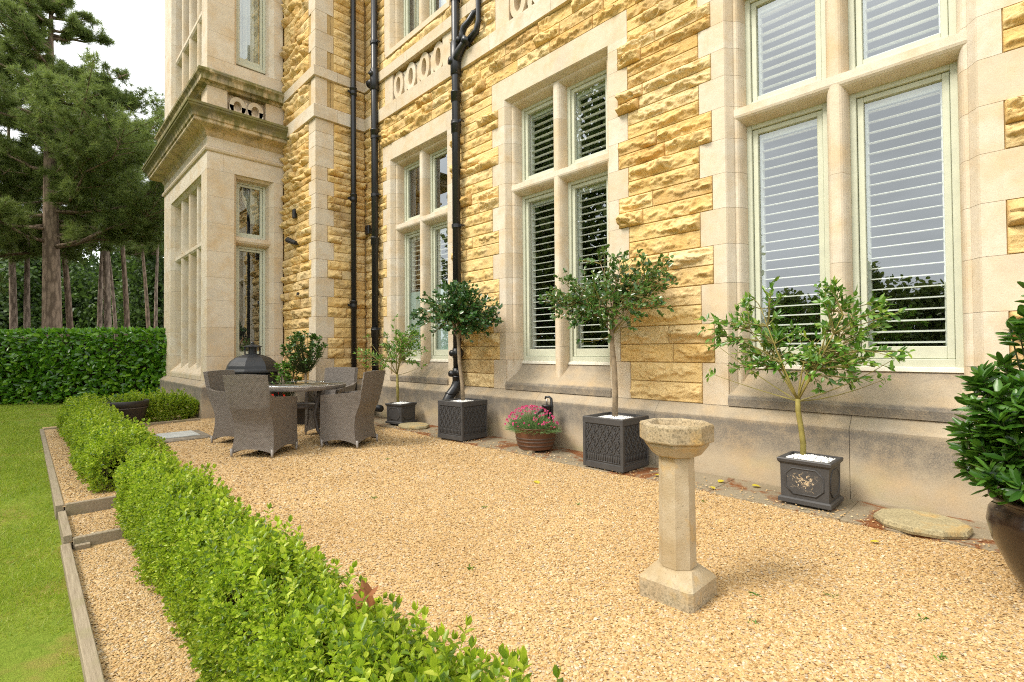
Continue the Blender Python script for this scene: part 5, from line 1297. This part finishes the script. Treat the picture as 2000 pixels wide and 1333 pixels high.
# ------------------------------------------------------------------ fallen leaves
YEL = m_leaf('yellow_leaf', [(.55, .45, .03), (.62, .52, .06)], .6, .2); BRN = m_leaf('dead_leaf', [(.22, .085, .03), (.30, .12, .045)], .7, .2)
def fallen(x, y, z, s, m, label, rz, grp='fallen yellow leaves'):
    v, f = scatter(OVAL_V * np.array([1, 1, 1.6]) - np.array([0, .5, 0]), OVAL_F, np.zeros((1, 3)), np.array([[math.cos(rz), math.sin(rz), .12]]), np.array([[.1, 0, 1.]]), s, s * .75, s * .6)
    o = link('fallen_leaf', fast_mesh('fallen_leaf', v, f), m); o.location = (x, y, z); tag(o, label, 'leaf', grp)
for i, (x, y, z, s, l) in enumerate([(-2.55, 4.52, .035, .085, 'fallen yellow leaf on the paving just right of the larger scroll planter'), (-2.02, 4.74, .03, .07, 'fallen yellow leaf nearest the plinth right of the bird bath'), (-1.98, 4.47, .03, .06, 'fallen yellow leaf on the rusty paving patch right of the bird bath'),
        (-1.72, 4.80, .03, .08, 'fallen yellow leaf close to the plinth left of the flaked planter'), (-.78, 4.53, .03, .07, 'fallen yellow leaf on rusty paving left of the stepping stone'), (-.70, 4.02, .012, .05, 'small yellow leaf on the gravel before the stepping stone'), (-1.88, 3.85, .012, .07, 'greenish yellow leaf on the gravel between bird bath and flaked planter'), (-3.3, 3.55, .012, .08, 'curled olive leaf on the gravel left of the bird bath')]):
    fallen(x, y, z, s, YEL, l, i * 1.3)
mb = MB(); pts = []
for k in range(15):
    a = k / 15 * 2 * math.pi; q = .062 if k % 3 == 0 else (.035 if k % 3 == 1 else .046); pts.append((q * math.cos(a), q * math.sin(a), .018 * math.sin(3 * a) + (.012 if k % 3 == 0 else 0)))
mb.add([(0, 0, -.008)] + pts, [(0, i + 1, (i + 1) % 15 + 1) for i in range(15)])
mb.tube([(0, 0, 0), (.05, -.05, .0)], .002, 4)
o = mb.build('fallen_leaf', BRN); o.location = (-1.60, .85, .452); o.scale = (.85, .85, .85); o.rotation_euler = (.7, .35, .3); tag(o, 'curled brown dead leaf lying on top of the nearest box hedge', 'leaf')

# ================================================================== TREES
NEED = m_leaf('pine_needles', [(.060, .105, .024), (.115, .17, .038), (.19, .25, .055), (.30, .33, .09)], .5, .3, spec=.25)
NEEDD = m_leaf('dark_broadleaf', [(.022, .048, .012), (.040, .080, .016), (.07, .125, .022), (.11, .19, .03)], .55, .3)  # deeper leaf greens for the far wood
def tuft(k, seed, ln, w):
    r = np.random.default_rng(seed); D = rdir(k, r); D[:, 1] = D[:, 1] * .7 + .55
    tv = np.array([(-.5, 0, 0), (.5, 0, 0), (0, 1, 0)], float)
    return scatter(tv, [np.array([(0, 1, 2)])], np.stack([np.zeros(k), r.uniform(0, .35, k), np.zeros(k)], 1), D, rdir(k, r), ln * r.uniform(.7, 1.1, k), w)
TUFTS = [tuft(22, s, .75, .055) for s in range(3)]
def pine(loc, H, trunk_r, z_lo, limbs, seed, dens, label, spread, lean=(0, 0), tl=.32, grp='pines behind the laurel hedge', name='pine_tree', dirs=None, bark=None, tap=.8):
    """trunk with lateral limbs; needle tufts sit along the outer part of every limb and its side shoots"""
    r = np.random.default_rng(seed); root = thing(name, loc, label, 'tree', grp)
    tr = MB(); pts = [(lean[0] * t * t + .08 * math.sin(t * 5 + seed), lean[1] * t * t + .06 * math.cos(t * 4), H * t) for t in np.linspace(0, 1, 12)]
    tr.tube([Vector(p) for p in pts], [trunk_r * (1.12 if i == 0 else 1) * (1 - .85 * (i / 11) ** 1.4) for i in range(12)], 14)
    P_, D_ = [], []
    for b in range(limbs):
        t = z_lo + (1 - z_lo) * ((b + r.random()) / limbs); i = min(10, int(t * 11)); base = np.array(pts[i]) * (1 - (t * 11 - i)) + np.array(pts[i + 1]) * (t * 11 - i)
        a = r.uniform(0, 2 * math.pi) if dirs is None or r.random() > .45 else dirs[r.integers(len(dirs))] + r.normal(0, .35)
        L = spread * (1.0 - tap * ((t - z_lo) / (1 - z_lo)) ** 1.15) * r.uniform(.65, 1.15)
        up = r.uniform(-.12, .35); d = np.array([math.cos(a), math.sin(a), up]); sag = r.uniform(-.05, .22)
        c = [base + d * L * q + np.array([0, 0, -sag * L * q * (1 - q) * 1.5 + .12 * L * q * q]) + (r.normal(0, .05, 3) * L * .4 if 0 < q < 1 else 0) for q in np.linspace(0, 1, 6)]
        tr.tube([Vector(p) for p in c], [max(.012, trunk_r * .22 * (1 - q) ** .9) for q in np.linspace(0, .96, 6)], 6)
        ns = int(5 + L * 3.2)
        for s in range(ns):
            q = .10 + .90 * r.random() ** .85; i = min(4, int(q * 5)); fz = q * 5 - i; p0 = c[i] * (1 - fz) + c[i + 1] * fz
            sd = rdir(1, r)[0] * np.array([1, 1, .55]) + d * .5 + np.array([0, 0, .35]); sl = L * r.uniform(.14, .32); p1 = p0 + sd * sl
            tr.tube([Vector(p0), Vector((p0 + p1) / 2 + r.normal(0, .03, 3)), Vector(p1)], [.018, .012, .006], 4, cap=False)
            for k in range(max(2, int(dens * (.6 + sl)))):
                w = r.random() ** .6; P_.append(p0 + (p1 - p0) * w + r.normal(0, .09, 3) * (.5 + sl * .5)); D_.append(sd / np.linalg.norm(sd) + .8 * rdir(1, r)[0] + np.array([0, 0, .35]))
    tr.build('trunk', bark or BARK, root, True, local=True)
    P_ = np.array(P_); D_ = np.array(D_); n = len(P_); ch_ = r.integers(0, 3, n); it = []
    for k in range(3):
        m = ch_ == k
        if m.any(): it.append(scatter(*TUFTS[k], P_[m], D_[m], rdir(int(m.sum()), r), tl * r.uniform(.75, 1.25, int(m.sum()))))
    v, f = merge(it); link('crown', fast_mesh('crown', v, f), NEED, root); return root
def place(px, depth, z=-.3):
    s = (px - 1000) / 974.6 * depth; return (-.7144 * depth + .70 * s, .70 * depth + .7144 * s, z)
# the big pine: behind the laurel hedge, limbs reach towards the house
pine(place(98, 18.0), 14.6, .30, .36, 68, 41, 18, 'big old pine with a thick bare lower trunk just behind the laurel hedge', 5.2, tl=.275, dirs=[R(45), R(20), R(75), R(225), R(-60)], tap=.9)
pine(place(-70, 20.0), 18, .36, .24, 60, 47, 18, 'large pine mostly cut off by the left edge, branches showing at the top', 5.0, tl=.29, tap=.75)
fx = [(205, 25, .17, 'pale slender pine trunk second from the big pine'), (187, 27, .13, 'brown slender pine close beside the pale trunk'), (132, 24, .14, 'leaning pine just right of the big pine trunk'), (243, 26, .14, 'reddish pine leaning left near the bay'),
      (285, 30, .12, 'dark thin pine nearest the bay window'), (297, 31, .11, 'grey thin pine behind the darkest trunk by the bay'), (20, 25, .17, 'pale pine at the far left edge'), (45, 23, .13, 'short visible pale pine between the left edge and the big pine'), (222, 29, .10, 'thin olive pine between the pale and reddish trunks')]
GREY = m_bark('grey_pine_bark', (.25, .185, .135), (.43, .34, .265))
for i, (px, dp, tr_, lb) in enumerate(fx):
    rr_ = random.Random(i); pine(place(px + 4, dp), rr_.uniform(12.5, 15.5), tr_, .56 if px > 150 else .46, 16, 60 + i, 7, lb, 3.4, (rr_.uniform(-2.2, 1.0), rr_.uniform(-1.5, 1.2)), tl=.42, bark=GREY if 'pale' in lb or 'grey' in lb else BARK)
# far wood: one mass behind the pines
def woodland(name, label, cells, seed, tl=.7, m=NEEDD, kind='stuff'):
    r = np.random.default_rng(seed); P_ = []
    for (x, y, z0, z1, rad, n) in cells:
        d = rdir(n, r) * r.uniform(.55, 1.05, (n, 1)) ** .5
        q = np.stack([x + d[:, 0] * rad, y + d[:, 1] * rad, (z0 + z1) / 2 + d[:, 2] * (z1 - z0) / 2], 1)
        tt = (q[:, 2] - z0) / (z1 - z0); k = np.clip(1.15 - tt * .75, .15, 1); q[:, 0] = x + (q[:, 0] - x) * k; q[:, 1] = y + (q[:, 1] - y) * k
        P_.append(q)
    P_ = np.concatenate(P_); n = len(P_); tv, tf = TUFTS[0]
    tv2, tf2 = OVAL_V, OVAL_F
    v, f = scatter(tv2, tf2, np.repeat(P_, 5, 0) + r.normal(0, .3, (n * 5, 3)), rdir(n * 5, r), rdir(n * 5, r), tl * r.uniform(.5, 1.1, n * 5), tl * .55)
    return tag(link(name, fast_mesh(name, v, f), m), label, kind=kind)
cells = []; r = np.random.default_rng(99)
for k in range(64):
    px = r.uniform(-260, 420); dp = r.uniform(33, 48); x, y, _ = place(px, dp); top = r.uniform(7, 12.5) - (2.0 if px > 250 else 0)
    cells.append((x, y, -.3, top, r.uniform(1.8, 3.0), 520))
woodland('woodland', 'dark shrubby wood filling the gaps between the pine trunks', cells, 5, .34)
# the garden side wood, seen only as a reflection in the window panes
cells = []
for k in range(70):
    a = R(-158 + 118 * k / 69) + r.normal(0, .015); rampk = max(0, min(1, (math.degrees(-a) - 117.5) / 4.5)); dist = r.uniform(34, 46) - 17 * rampk; hgt = 5.0 + 12.5 * rampk + r.uniform(-1.0, 1.4) + (2.2 if k % 7 == 3 else 0)
    cells.append((dist * math.cos(a), dist * math.sin(a), -1.5, hgt, r.uniform(1.8, 2.8), 420))
woodland('garden_wood', 'dark tree line across the garden mirrored in the window panes', cells, 6, .45, NEED)
